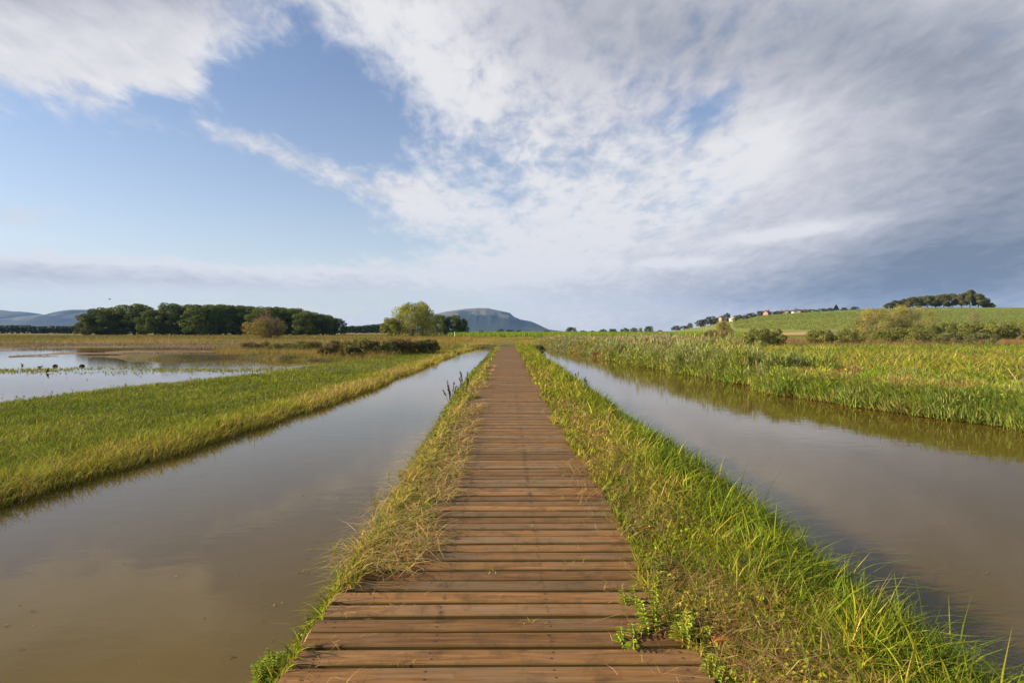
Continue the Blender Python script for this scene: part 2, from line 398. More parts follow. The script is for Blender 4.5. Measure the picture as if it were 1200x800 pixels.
dk = link(bpy.data.objects.new('decking', mesh_np('decking', np.array(Vs), np.array(Fs), 4, M_wood, np.array(Cs))), bw)
sc_o = screwS.build('screws', M_paint, bw); tag(sc_o, kind='stuff')
for xj in (-.90, -.335, .27, .90):
    S = Soup(); boxs(S, xj - .035, xj + .035, 1.0, 59.8, -.16, -.044, (.07, .045, .03))
    S.build('joist', M_bark, bw)

# ------------------------------------------------------------------ plants: stuff
def floaters():
    S = Soup(); m = 420; Yy = 2 + 40 * rng.random(m) ** 1.8; x = np.where(rng.random(m) < .5, rng.uniform(-5.2, -1.5, m), rng.uniform(2.4, 8.0, m))
    q = np.abs(rng.normal(0, 1, m)) ; x = np.where(rng.random(m) < .5, x, np.where(x < 0, -1.45 - .25 * q, 2.5 + .25 * q))
    dl, dr, dp = dists(x, Yy); k = np.maximum(dl, dr) > .02; x = x[k]; Yy = Yy[k]; m = len(x)
    leaves(S, np.stack([x, Yy, np.full(m, WL + .006)], 1), rng.uniform(.015, .05, m), rng.uniform(.004, .02, m), jit(mixc([.12, .08, .03], [.30, .24, .08], rng.random(m)), m), nrm=np.array([0, 0, 40.]))
    S.v[0][:, 2] = np.clip(S.v[0][:, 2], WL + .003, WL + .012)
    tag(S.build('floating_debris', M_dry), kind='stuff')
def scatter(n, xr, yr, p=1.5, mask=None):
    """points whose density falls as Y^-p"""
    u = rng.random(n); a, b = yr; q = 1 - p
    Yy = (a ** q + u * (b ** q - a ** q)) ** (1 / q) if abs(q) > 1e-6 else a * (b / a) ** u
    xx = rng.uniform(xr[0], xr[1], n)
    if mask is not None:
        m = mask(xx, Yy); xx, Yy = xx[m], Yy[m]
    return xx, Yy
def infr(x, Y, mg=1.7):      # keeps what the lens, or one a step aside, could see
    return (np.abs(x) < (np.abs(Y) + 1.0) * .92 * mg + .8)
GREEN = np.array([.105, .160, .016]); LIME = np.array([.25, .295, .018]); YEL = np.array([.36, .32, .045])
STRAW = np.array([.50, .35, .14]); DARK = np.array([.035, .072, .010]); RUST = np.array([.23, .125, .05])
def pal(dry, n):
    """dry 0 green, .35 lime, .65 yellow, 1 straw"""
    dry = np.clip(dry, 0, 1); c = np.zeros((n, 3))
    st = [GREEN, LIME, YEL, STRAW]; xs = [0, .38, .7, 1.0]
    for ch in range(3): c[:, ch] = np.interp(dry, xs, [s[ch] for s in st])
    return jit(c, n, .32, .09)

def bank(name, n, xr, yr, mask, hfun, dfun, w0, p=1.5, bend=(.2, .9), segs=(3, 2, 1), lod=(10, 26), mat=M_grass, wpow=.85, yref=4.0, lean=None, zoff=0, deck=0):
    x, Yy = scatter(n, xr, yr, p, mask)
    S = Soup(); m = len(x)
    z = hgt(x, Yy) + zoff
    if deck: z = np.where((np.abs(x + .045) < 1.01) & (Yy < 60), .004, z)
    H = hfun(x, Yy) * rng.lognormal(0, .28, m); W = w0 * np.maximum(1, Yy / yref) ** wpow * rng.uniform(.6, 1.3, m)
    d = dfun(x, Yy) + rng.normal(0, .13, m); d = np.where(rng.random(m) < .07, d + .5, d)
    cl = pal(d, m)
    be = rng.uniform(bend[0], bend[1], m)
    ang = rng.uniform(0, 2 * np.pi, m)
    if lean is not None:
        la, ls = lean(x, Yy); ang = np.where(rng.random(m) < ls, la + rng.normal(0, .6, m), ang)
    P = np.stack([x, Yy, z - .01], 1)
    for lo, hi, sg in ((0, lod[0], segs[0]), (lod[0], lod[1], segs[1]), (lod[1], 1e9, segs[2])):
        q = (Yy >= lo) & (Yy < hi)
        blades(S, P[q], H[q], W[q], cl[q], be[q], ang[q], sg)
    return S, (x, Yy)

floaters()
# right side of the causeway
def m_r(x, Y):
    a, b, c, d = edges(Y)
    edge = .86 + .12 * sm((3.6 - Y) / .8) + (fbm(Y * .9, Y * 0 + 3, 40) - .5) * .36
    return (x > edge) & (x < c + .10) & (rng.random(len(x)) < .5 + .9 * fbm(x * 3, Y * 3, 41) + (x > 1.5) * .5)
def d_r(x, Y):
    n = fbm(x * 1.6, Y * 1.1, 42); n2 = fbm(x * 5, Y * 5, 43)
    green = sm((x - 1.5 - .35 * sm((Y - 5) / 8)) / .4) * (1 - .35 * sm((Y - 12) / 20))
    return (.44 + (n - .5) * 1.2 + (n2 - .5) * .7) * (1 - green) + green * (.06 + (n - .5) * .35 + .1 * (n2 - .5)) + .0 * Y
def h_r(x, Y):
    t = sm((x - 1.2) / .6)
    return (.085 + .10 * t) * (.25 + .8 * fbm(x * 2.1, Y * 2.1, 44) + 1.0 * fbm(x * 7, Y * 7, 49)) * (1 + .4 * sm((Y - 10) / 20))
S, _ = bank('bank_grass', 150000, (.75, 3.4), (1.3, 66), m_r, h_r, d_r, .0082, 1.35, (.25, 1.5), deck=1)
# taller arching blades on the water side
def m_r2(x, Y):
    a, b, c, d = edges(Y); return (x > 1.45) & (x < c + .06)
S2, _ = bank('bank_grass', 20000, (1.5, 3.4), (1.5, 66), m_r2, lambda x, Y: .15 + .12 * fbm(x * 2, Y * 2, 45), lambda x, Y: .05 + .25 * fbm(x * 1.3, Y * 1.3, 46), .0065, 1.4, (.3, 1.3), lean=lambda x, Y: (np.zeros(len(x)) + .1, .25))
S.v += [v for v in S2.v]; off = S.n
for f in S2.f: S.f.append(f + off)
S.c += S2.c; S.n += S2.n
# matted straw on the deck side
x, Yy = scatter(9500, (.66, 1.7), (1.6, 26), 1.5, lambda x, Y: fbm(x * 2.2, Y * 1.5, 47) - .12 * (x < .85) - .25 * ((x < .95) & (Y < 2.9)) > .44)
m = len(x); z = hgt(x, Yy) + rng.uniform(.02, .08, m); z = np.where(x < .97, rng.uniform(.004, .04, m), z)
blades(S, np.stack([x, Yy, z], 1), rng.uniform(.06, .22, m), .0042 * np.maximum(1, Yy / 4), jit(mixc(STRAW * .8, RUST, rng.random(m)), m), rng.uniform(1.4, 2.2, m), None, 2)
# small round leaves between the blades
x, Yy = scatter(9000, (.95, 2.0), (1.6, 30), 1.6, lambda x, Y: fbm(x * 2.5, Y * 2.5, 48) > .5)
m = len(x); P = np.stack([x, Yy, hgt(x, Yy) + rng.uniform(.03, .11, m)], 1)
leaves(S, P, .030 * np.maximum(1, Yy / 5) ** .7, .017 * np.maximum(1, Yy / 5) ** .7, jit(mixc(LIME, YEL, rng.random(m) * .8), m), nrm=np.array([0, 0, 1.2]))
tag(S.build('grass', M_grass), kind='stuff')

# left side of the causeway
def m_l(x, Y):
    a, b, c, d = edges(Y)
    edge = -1.05 + .10 * sm((Y - 3.4) / 1.0) + (fbm(Y * .8, Y * 0 + 5, 50) - .32) * .7 * sm((Y - 3.6) / .9) + (vnoise(Y * 5, Y * 0, 57) - .5) * .1
    return (x < edge) & (x > b - .06)
S, _ = bank('grass', 36000, (-1.95, -.6), (1.3, 66), m_l, lambda x, Y: .09 * (.6 + .9 * fbm(x * 2, Y * 2, 51)) * (1 + .3 * sm((Y - 10) / 20)),
            lambda x, Y: .42 + (fbm(x * 2, Y * 1.3, 52) - .5) * 1.5 - .35 * (x < -1.12), .0085, 1.35, (.3, 1.5), zoff=0.0, deck=1)
# growth that leans over the plank ends
x, Yy = scatter(6500, (-1.25, -.94), (3.5, 30), 1.5, lambda x, Y: fbm(Y * .9, x * 0 + 1, 53) + .25 * vnoise(Y * 6, x * 5, 55) > .50)
m = len(x); z = np.maximum(hgt(x, Yy), np.where(x > -1.06, .0, -1))
blades(S, np.stack([x, Yy, z], 1), rng.uniform(.06, .19, m), .0075 * np.maximum(1, Yy / 4) ** .85, pal(.22 + .5 * rng.random(m) + .6 * sm((x + 1.2) / .25) * rng.random(m), m), rng.uniform(.4, 1.8, m), rng.normal(.1, 1.9, m), 3)
x, Yy = scatter(7000, (-1.15, -.5), (3.75, 26), 1.4, lambda x, Y: fbm(Y * 1.2, x * 1.5 + 2, 54) - .35 * (x + .8) > .45)
m = len(x)
blades(S, np.stack([x, Yy, np.full(m, .006)], 1), rng.uniform(.05, .22, m), .0052 * np.maximum(1, Yy / 5), jit(mixc(STRAW, LIME, (rng.random(m) < .3) * .8), m, .35), rng.uniform(1.6, 2.3, m), None, 3)
x, Yy = scatter(5000, (-1.6, -.95), (2.4, 26), 1.5, lambda x, Y: (x > edges(Y)[1] - .05) & (fbm(x * 3, Y * 2.2, 56) > .5)); m = len(x)
leaves(S, np.stack([x, Yy, hgt(x, Yy) + rng.uniform(.03, .14, m)], 1), .035 * np.maximum(1, Yy / 5) ** .7, .018 * np.maximum(1, Yy / 5) ** .7, jit(mixc(LIME, GREEN * 1.3, rng.random(m)), m, .25), nrm=np.array([0, 0, 1.]))
tag(S.build('grass', M_grass), kind='stuff')

# sparse tufts and straws on the planks
S = Soup()
tx = np.array([.26, .42, .52, .62, .3, -.1, .5, .62, .1, .35, .2, -.5, .55, -.3, .66, .58, .15, -.62, .6])
ty = np.array([4.95, 5.05, 5.4, 5.1, 6.2, 3.75, 3.9, 6.3, 4.2, 7.5, 4.62, 2.72, 8.2, 5.6, 3.5, 4.3, 3.1, 3.5, 9.5])
for a, b in zip(tx, ty):
    m = rng.integers(5, 14); P = np.stack([a + rng.normal(0, .035, m), b + rng.normal(0, .012, m), np.full(m, -.01)], 1)
    blades(S, P, rng.uniform(.02, .075, m), .003, pal(.45 + .4 * rng.random(m), m), rng.uniform(.3, 1.6, m), None, 2)
m = 700; x = np.where(rng.random(m) < .6, 1 - np.abs(rng.normal(0, .25, m)), -1 + np.abs(rng.normal(0, .3, m))); Yy = 2.4 + 16 * rng.random(m) ** 1.4
blades(S, np.stack([x, Yy, np.full(m, .005)], 1), rng.uniform(.02, .07, m), .003, jit(STRAW, m), 2.4, None, 2)
tag(S.build('fallen_straw', M_dry), kind='stuff')

# the left grass bank
def m_b(x, Y):
    dl, dr, dp = dists(x, Y)
    return (np.maximum(dl, dp) < .07) & (x < -2.6) & infr(x, Y) & (hgt(x, Y) > WL - .08)
def d_b(x, Y):
    a, b, c, d = edges(Y); e = a - x
    n = fbm(x * .7, Y * .45, 60); n2 = fbm(x * 3, Y * 2, 61)
    gold = (1 - sm((e - .2) / 1.5)) * (.30 + .25 * sm((Y - 6) / 12))
    return .24 + (n - .5) * .55 + (n2 - .5) * .45 + gold
def h_b(x, Y):
    a, b, c, d = edges(Y); e = a - x
    return (.10 + .08 * (1 - sm((e - .3) / 1.0))) * (.25 + .7 * fbm(x * 1.2, Y * 1.2, 62) + .95 * fbm(x * 4, Y * 4, 63)) * (1 + .25 * sm((Y - 20) / 20))
S, _ = bank('grass', 330000, (-15, -2.9), (3.4, 78), m_b, h_b, d_b, .0062, 1.45, (.25, 1.2), yref=6)
# shaggy fringe over the water
x, Yy = scatter(46000, (-6.2, -2.9), (4.5, 66), 1.4, lambda x, Y: (np.abs(x - edges(Y)[0]) < .2))
m = len(x)
blades(S, np.stack([x, Yy, np.maximum(hgt(x, Yy), WL)], 1), rng.uniform(.12, .34, m), .0065 * np.maximum(1, Yy / 6) ** .85, pal(.45 + .5 * rng.random(m), m), rng.uniform(.3, 1.3, m), rng.normal(0, 1.2, m), 2)
tag(S.build('grass', M_grass), kind='stuff')

# floating algae and pond weed on the pond
S = Soup()
x, Yy = scatter(90000, (-60, -10), (16, 46), 1.2)
dl, dr, dp = dists(x, Yy)
band = np.exp(-((Yy - 28.5 - .05 * (x + 20)) / 1.6) ** 2) * sm((fbm(x * .25, Yy * .7, 70) - .25) * 4)
shore = np.exp(-(dp / 1.6) ** 2) * .35 * sm((fbm(x * .8, Yy * 1.2, 71) - .48) * 6)
right = np.exp(-((Yy - 31) / 3.5) ** 2) * sm((x + 24) / 8) * .6 * sm((fbm(x * .4, Yy * .9, 72) - .45) * 5)
q = (dp > .05) & (rng.random(len(x)) < band + shore + right); x, Yy = x[q], Yy[q]; m = len(x)
leaves(S, np.stack([x, Yy, np.full(m, WL + .015)], 1), rng.uniform(.05, .14, m), rng.uniform(.04, .10, m), jit(mixc(LIME * .9, YEL, rng.random(m) * .7), m), nrm=np.array([0, 0, 6.]))
q = rng.random(m) < .4
blades(S, np.stack([x[q], Yy[q], np.full(q.sum(), WL)], 1), rng.uniform(.03, .12, q.sum()), .025, pal(.35 + .3 * rng.random(q.sum()), q.sum()), .5, None, 1)
S.v[0][:, 2] = np.clip(S.v[0][:, 2], WL + .004, WL + .05)
tag(S.build('pond_weed', M_grass), kind='stuff')

# marsh plants on the mud flats and the golden field behind the pond
S = Soup()
x, Yy = scatter(130000, (-130, -7), (36, 80), 1.0, lambda x, Y: infr(x, Y) & (dists(x, Y)[2] < .2) & (fbm(x * .1, Y * .28, 74) > .44 + .05 * (Y < 56)))
q = (x > -4.5) ; x, Yy = x[~q], Yy[~q]; m = len(x)
red = fbm(x * .08, Yy * .3, 75)
blades(S, np.stack([x, Yy, hgt(x, Yy) - .01], 1), rng.uniform(.08, .30, m), .035 * Yy / 50, jit(mixc([.13, .12, .035], [.20, .125, .075], np.clip((red - .3) * 3, 0, 1)), m), rng.uniform(.2, 1.3, m), None, 1)
x, Yy = scatter(130000, (-230, -5), (62, 215), 1.0, lambda x, Y: infr(x, Y))
m = len(x); n = fbm(x * .035, Yy * .07, 76); n3 = fbm(x * .3, Yy * .3, 77)
blades(S, np.stack([x, Yy, hgt(x, Yy) - .02], 1), rng.uniform(.35, .8, m) * (.4 + 1.1 * n3) * sm((Yy - 55) / 25), .03 * Yy / 60, jit(mixc([.11, .13, .022], [.30, .20, .05], np.clip((n - .35) * 3 + rng.normal(0, .2, m), 0, 1)), m), rng.uniform(.1, .7, m), None, 1)
tag(S.build('marsh_grass', M_grass), kind='stuff')

# golden reeds at the end of the left bank, round the brambles
S = Soup()
x, Yy = scatter(70000, (-34, -5.6), (35, 66), 1.0, lambda x, Y: (dists(x, Y)[2] < .1) & (dists(x, Y)[0] < 0) & (x < -9.2 + (Y - 36) * .19) & (x > -.55 * Y + 2) & (fbm(x * .5, Y * .3, 79) > .36))
m = len(x); n = fbm(x * .3, Yy * .25, 180)
blades(S, np.stack([x, Yy, hgt(x, Yy) - .02], 1), rng.uniform(.25, .75, m) * (.35 + 1.2 * n), .024 * Yy / 45, jit(mixc([.13, .14, .03], [.36, .26, .08], np.clip((n - .3) * 2.4 + rng.normal(0, .2, m), 0, 1)), m), rng.uniform(.2, 1.2, m), None, 1)
x, Yy = scatter(60000, (-17, 6.5), (38, 150), 1.1, lambda x, Y: (dists(x, Y)[0] < 0) & (dists(x, Y)[1] < 0) & ((Y > 60.5) | (x < -6)) & (x > -17 + 0.0 * Y))
m = len(x); n = fbm(x * .25, Yy * .12, 78)
blades(S, np.stack([x, Yy, hgt(x, Yy) - .02], 1), rng.uniform(.15, .5, m) * (.5 + n) * np.where(np.abs(x + .2) < 1.3, .45, 1), .022 * Yy / 45, jit(mixc([.15, .18, .02], [.42, .31, .09], np.clip((n - .3) * 2.8 + rng.normal(0, .15, m), 0, 1)), m), rng.uniform(.2, 1.1, m), None, 1)
tag(S.build('meadow_grass', M_grass), kind='stuff')

# far bank of the right canal: herbs and long grass
S = Soup()
x, Yy = scatter(150000, (6.0, 60), (4.2, 60), 1.35, lambda x, Y: (dists(x, Y)[1] < .12) & infr(x, Y) & (x > edges(Y)[3] - .15) & (hgt(x, Y) > WL - .1))
m = len(x); e = x - edges(Yy)[3]; n = fbm(x * .5, Yy * .5, 80); n2 = fbm(x * 2, Yy * 2, 81)
H = (.24 + .26 * sm((n - .3) * 2.2)) * rng.lognormal(0, .25, m)
dry = .24 + (n2 - .5) * 1.0 + (fbm(x * .3, Yy * .25, 86) - .5) * 1.3 + .15 * sm((e - 1.5) / 4)
blades(S, np.stack([x, Yy, hgt(x, Yy) - .02], 1), H, .011 * np.maximum(1, Yy / 10) ** .9, pal(dry, m), rng.uniform(.5, 1.9, m), None, 2)
x, Yy = scatter(130000, (6.0, 40), (4.2, 40), 1.35, lambda x, Y: (dists(x, Y)[1] < .12) & infr(x, Y) & (x > edges(Y)[3] - .12) & (x < edges(Y)[3] + 3.5) & (rng.random(len(x)) < np.exp(-(x - edges(Y)[3]) / 2.2)))
m = len(x); e = x - edges(Yy)[3]; n = fbm(x * .8, Yy * .8, 82)
P = np.stack([x - .1, Yy, np.maximum(hgt(x, Yy), WL + .02) + rng.random(m) * (.30 + .32 * sm((n - .25) * 2) * sm((e + .2) / .8))], 1)
leaves(S, P, .10 * np.maximum(1, Yy / 12) ** .7, .026 * np.maximum(1, Yy / 12) ** .7, jit(mixc(LIME * 1.15, GREEN * 1.7, np.clip(fbm(x * .6, Yy * .6, 83) * 1.6 - .3, 0, 1)), m, .35), up=np.array([-.2, -.3, .9]), nrm=np.array([-.9, -.5, .3]))
_, Yy = scatter(140000, (0, 1), (5.0, 52), 1.3); e = -.12 + 3.2 * rng.random(len(Yy)) ** 1.5; x = edges(Yy)[3] + e; m = len(x)
pt = fbm(x * .55, Yy * .45, 184); c = np.where((pt > .53)[:, None], jit([.27, .31, .09], m, .3), np.where((pt < .44)[:, None], jit([.34, .26, .08], m, .3), jit([.24, .31, .03], m, .3)))
H = rng.uniform(.12, .34, m) * (.15 + 1.1 * fbm(x * 1.3, Yy * 1.1, 185) + .8 * vnoise(x * .7, Yy * .6, 186)) * (.6 + .5 * sm(e))
blades(S, np.stack([x, Yy, np.maximum(hgt(x, Yy), WL + .005) + rng.uniform(0, .12, m)], 1), H, .012 * np.maximum(1, Yy / 10) ** .9, c, rng.uniform(.1, 1.0, m), None, 2)
_, Yy = scatter(64000, (0, 1), (5.0, 40), 1.3); x = edges(Yy)[3] + rng.normal(.15, .22, len(Yy)); m = len(x)
zz = np.maximum(hgt(x, Yy), WL + .01) + rng.uniform(0, .22, m)
blades(S, np.stack([x, Yy, zz], 1), rng.uniform(.18, .42, m), .013 * np.maximum(1, Yy / 10) ** .9, jit(mixc([.17, .25, .05], [.30, .32, .06], fbm(x * .5, Yy * .5, 84) * 1.6 - .3), m), rng.uniform(.3, 1.2, m), rng.normal(math.pi, 1.6, m), 2)
# bushy mounds of herbs along the bank, each of one kind
def mound(S, cx, cy, rad, hh, col, n, L, Wd):
    g = rng.normal(0, 1, (n, 3)); g /= np.linalg.norm(g, axis=1)[:, None]; g[:, 2] = np.abs(g[:, 2]); q = rng.random(n) ** .35
    zb = max(gz0(cx, cy), WL); P = np.stack([cx + g[:, 0] * rad * q, cy + g[:, 1] * rad * q, zb + g[:, 2] * hh * q * .85], 1)
    blades(S, P, L * rng.uniform(.5, 1.2, n), Wd, jit(col, n, .33), rng.uniform(.2, 1.6, n), np.arctan2(g[:, 1], g[:, 0]) + rng.normal(0, .8, n), 2)
def gz0(a, b): return float(hgt(np.array([a]), np.array([b]))[0])
kinds = [[.27, .31, .08], [.24, .32, .03], [.17, .24, .03], [.34, .27, .09], [.30, .33, .05], [.30, .17, .08]]
for i in range(95):
    cy = 9 + 34 * rng.random() ** 1.5; e = -.05 + 5 * rng.random() ** 1.7; cx = float(edges(np.array([cy]))[3][0]) + e
    rd = rng.uniform(.3, .75); mound(S, cx, cy, rd, rng.uniform(.25, .62), kinds[rng.choice(6, p=[.2, .25, .2, .12, .18, .05])], 650, .2, .014 * max(1, cy / 11) ** .8)
# long arching straws
x, Yy = scatter(2600, (8.0, 26), (5, 34), 1.2, lambda x, Y: (x > edges(Y)[3] + .3) & infr(x, Y)); m = len(x)
blades(S, np.stack([x, Yy, hgt(x, Yy)], 1), rng.uniform(.6, 1.15, m), .012 * np.maximum(1, Yy / 12), pal(.4 + .6 * rng.random(m), m), rng.uniform(.5, 1.5, m), None, 3)
tag(S.build('bank_herbs', M_grass), kind='stuff')

# meadow behind it, rusty band
S = Soup()
x, Yy = scatter(110000, (3.5, 170), (24, 150), 1.0, lambda x, Y: infr(x, Y) & (dists(x, Y)[1] < 0) & (x > edges(Y)[3] * (Y < 70)))
m = len(x); n = fbm(x * .12, Yy * .2, 85); rust = sm((Yy - 58) / 10) * (1 - sm((Yy - 95) / 20)) * sm((x * 50 / Yy - 14) / 8)
c = mixc([.17, .22, .03], [.29, .27, .075], np.clip((n - .42) * 3.4 + rng.normal(0, .2, m), 0, 1))
c = c * (1 - .8 * rust[:, None]) + np.array([.24, .12, .055])[None] * .8 * rust[:, None]
blades(S, np.stack([x, Yy, hgt(x, Yy) - .02], 1), rng.uniform(.3, .7, m) * (.5 + n) * (1 - .55 * sm((Yy - 95) / 30)), .026 * Yy / 45, jit(c, m), rng.uniform(.1, .8, m), None, 1)
tag(S.build('meadow_grass', M_grass), kind='stuff')

# reed bed along the right canal
S = Soup()
x, Yy = scatter(15000, (3.4, 24), (18.5, 88), 1.0, lambda x, Y: (x > np.where(Y < 70, edges(Y)[3] - .3, 4.5)) & (x < np.interp(Y, [18, 23, 30, 60, 88], [12.5, 12.5, 12.5, 17, 24])) & (hgt(x, Y) > WL - .15) & (x / Y < .445))
m = len(x); n = fbm(x * .35, Yy * .22, 90)
e = x - edges(Yy)[3]
H = np.interp(Yy, [18, 24, 34, 60, 88], [1.25, 1.25, 1.05, .85, .7]) * (.42 + 1.0 * n) * rng.lognormal(0, .15, m) * (.55 + .45 * sm(e / 1.1))
P = np.stack([x, Yy, hgt(x, Yy)], 1); W = .011 * np.maximum(1, Yy / 22) ** .9
ang = rng.uniform(0, 6.28, m); be = rng.uniform(.03, .3, m)
rc = jit(mixc([.30, .30, .12], [.42, .32, .15], rng.random(m)), m, .15)
blades(S, P, H, W * .9, rc, be, ang, 2)
sil = np.array([.26, .31, .12])
for k in range(9):
    t = rng.uniform(.12, .95, m)
    Q = P.copy(); Q[:, 0] += np.cos(ang) * H * be * t ** 1.8; Q[:, 1] += np.sin(ang) * H * be * t ** 1.8; Q[:, 2] += H * t * (1 - .38 * be * t)
    cc = jit(mixc(sil, YEL * .85, np.clip(fbm(x * .3, Yy * .2, 91) * 2 - .85 + .2 * t, 0, 1)), m, .35)
    blades(S, Q, rng.uniform(.22, .42, m) * np.clip(H, .5, 1.2), W * 2.6, cc, rng.uniform(.3, 1.3, m), None, 2)
for i in range(44):
    cy = 19.5 + 26 * rng.random() ** 1.5; e = .1 + 2.6 * rng.random() ** 1.3; cx = float(edges(np.array([cy]))[3][0]) + e
    rd = rng.uniform(.45, .95); mound(S, cx, cy, rd, rng.uniform(.6, 1.15) * (1 if cy < 30 else .8), [.27, .31, .095] if rng.random() < .75 else [.27, .31, .06], 800, .3, .026 * max(1, cy / 24))
pl = (rng.random(m) < .45) & (n > .45)
Q = P[pl].copy(); Q[:, 2] += H[pl] * .93
for k in range(5):
    blades(S, Q + rng.normal(0, .02, Q.shape), rng.uniform(.14, .3, len(Q)), W[pl] * 2.2, jit([.42, .30, .20], len(Q)), rng.uniform(.1, .6, len(Q)), None, 1)
tag(S.build('reeds', M_grass), kind='stuff')

# the strip of green crop and a few hedges of it behind
S = Soup()
x, Yy = scatter(60000, (-16, 92), (150, 235), 1.0, lambda x, Y: (x > -16 * Y / 150) & (x < .44 * Y) & ((np.mod(x * .5 + Y * .25, 2.0) < 1.3)))
m = len(x); z = hgt(x, Yy)
blades(S, np.stack([x, Yy, z - .02], 1), rng.uniform(1.2, 1.75, m), .2, jit(mixc([.15, .25, .02], [.24, .31, .03], rng.random(m)), m, .15), rng.uniform(.05, .4, m), None, 1)
tag(S.build('crop_field', M_grass), kind='stuff')
# vineyard rows on the slope of the hill
S = Soup()
for i in range(46):
    Yr = 236 + i * 4.6
    xx = rng.uniform(.40 * Yr, 1.12 * Yr, 2600); zz = hgt(xx, np.full(2600, Yr))
    q = (zz > 2.2) & (fbm(xx * .012, np.full(2600, Yr * .012), 95) > .36); xx = xx[q]; zz = zz[q]; m = len(xx)
    if m < 5: continue
    P = np.stack([xx, Yr + rng.normal(0, .8, m), zz + rng.uniform(.05, .5, m)], 1)
    leaves(S, P, .42, .3, jit(mixc([.13, .18, .035], [.20, .23, .05], fbm(xx * .02, np.full(m, Yr * .04), 96)), m, .12), nrm=np.array([-.4, -.4, .8]))
tag(S.build('vineyard', M_leaf), kind='stuff')

# ------------------------------------------------------------------ trees and shrubs
def crown_soup(S, seed, w, h, z0, nl, leaf, c1, c2, lobes=26, openn=0.0, shape=1.0, lob=.30):
    g = np.random.default_rng(seed)
    cs = []
    for i in range(lobes):
        t = (i + .5) / lobes; zz = z0 + (h - z0) * (.10 + .80 * t)
        tt = (zz - z0) / (h - z0)
        rr = w * .5 * (math.sin(math.pi * min(1, max(0.02, tt * .86 + .14))) ** .55) * shape
        a = i * 2.399 + g.uniform(-.4, .4); q = math.sqrt(g.uniform(.25, 1.0))
        r = (h * .5 + w * .5) * .5 * lob * g.uniform(.65, 1.15)
        rad = max(0, rr - r * .7) * q
        cs.append((rad * math.cos(a), rad * math.sin(a), min(zz, h - r * .8), r, g.uniform(.72, 1.28), g.random()))
    cs = np.array(cs)
    pr = cs[:, 3] ** 2; pr /= pr.sum()
    id_ = g.choice(len(cs), nl, p=pr); c = cs[id_]
    d = g.normal(0, 1, (nl, 3)); d /= np.linalg.norm(d, axis=1)[:, None]
    rad = c[:, 3] * (1 - np.abs(g.normal(0, .16, nl)) + openn * g.normal(0, .22, nl))
    P = c[:, :3] + d * rad[:, None] * np.array([1, 1, .82])
    P[:, 2] = np.maximum(P[:, 2], z0 * .6 + .1)
    col = mixc(c1, c2, np.clip(c[:, 5] * .8 + g.normal(.1, .2, nl), 0, 1)) * c[:, 4:5]
    leaves(S, P, leaf * g.uniform(.6, 1.3, nl), leaf * .7 * g.uniform(.6, 1.2, nl), jit(col, nl, .14, .06), nrm=d * 1.2)
    return cs
def limbs(S, seed, h, z0, cs, rad, col, n=9):
    g = random.Random(seed)
    lean = g.uniform(-.03, .03)
    tp = [(lean * h * t * t, 0, h * .72 * t) for t in (0, .12, .3, .55, .8, 1)]
    tube(S, tp, np.array([1.25, 1, .82, .6, .38, .12]) * rad, col, 8)
    for i in range(min(n, len(cs))):
        c = cs[int(i * len(cs) / n)]; t = max(.12, min(.75, c[2] / (h * .72) * .62))
        b = np.array([lean * h * t * t, 0, h * .72 * t]); e = c[:3]
        m = b * .5 + e * .5 + np.array([0, 0, -.04 * h])
        tube(S, [b, m, e], np.array([.42, .26, .08]) * rad, col, 5)
BARK = (.09, .07, .05)
def tree_meshes(seed, w, h, z0, nl, leaf, c1, c2, **kw):
    S = Soup(); cs = crown_soup(S, seed, w, h, z0, nl, leaf, c1, c2, **kw)
    T = Soup(); limbs(T, seed, h, z0, cs, h * .022, BARK)
    return S.mesh('crown', M_leaf), T.mesh('trunk', M_bark, True)
def put_tree(name, mesh2, loc, sc, rz, label, cat='tree', group=None, parts=True):
    r = empty(name, loc, rz, sc); tag(r, label, cat, group)
    link(bpy.data.objects.new('trunk', mesh2[1]), r); link(bpy.data.objects.new('crown', mesh2[0]), r)
    return r
def gz(x, Y): return float(hgt(np.array([x]), np.array([Y]))[0])
ORD = ['first', 'second', 'third', 'fourth', 'fifth', 'sixth', 'seventh', 'eighth', 'ninth', 'tenth', 'eleventh', 'twelfth', 'thirteenth', 'fourteenth', 'fifteenth', 'sixteenth', 'seventeenth', 'eighteenth', 'nineteenth', 'twentieth']
D1, D2 = (.062, .098, .018), (.17, .205, .036)
oaks = [tree_meshes(100 + i, 10, 11, .1, 11000, .38, D1, D2, lobes=42, lob=.25, shape=1.04) for i in range(5)]
front = [(108, 373, 20), (121, 359, 30), (139, 362, 22), (160, 355, 40), (184, 361, 25), (203, 354.5, 26), (222, 358, 30), (240, 354, 32), (258, 355.5, 28), (274, 356, 28), (292, 358, 28), (310, 359, 28), (328, 357.5, 28), (345, 360, 28), (362, 364, 28), (379, 368, 26), (393, 372, 20)]
for i, (u, v, w) in enumerate(front):
    v += (i * 7 % 5 - 2) * .5; Yt = 196 + (i * 37 % 7); x = (u - UV) / F * Yt; z = gz(x, Yt); h = hz(v, Yt) - z; ww = w / F * Yt * 1.6
    put_tree('oak_tree', oaks[i % 5], (x, Yt, z - .1), (ww / 10, ww / 10, h / 11), i * 1.3, f'broadleaf tree, {ORD[i]} from the left in the front row of the wood beyond pond', group='front row of the wood beyond the pond')
back = [(130, 361), (172, 358), (212, 356), (231, 355.5), (249, 355), (266, 355.5), (283, 357), (301, 358), (319, 358), (337, 359.5), (354, 362.5), (371, 366.5)]
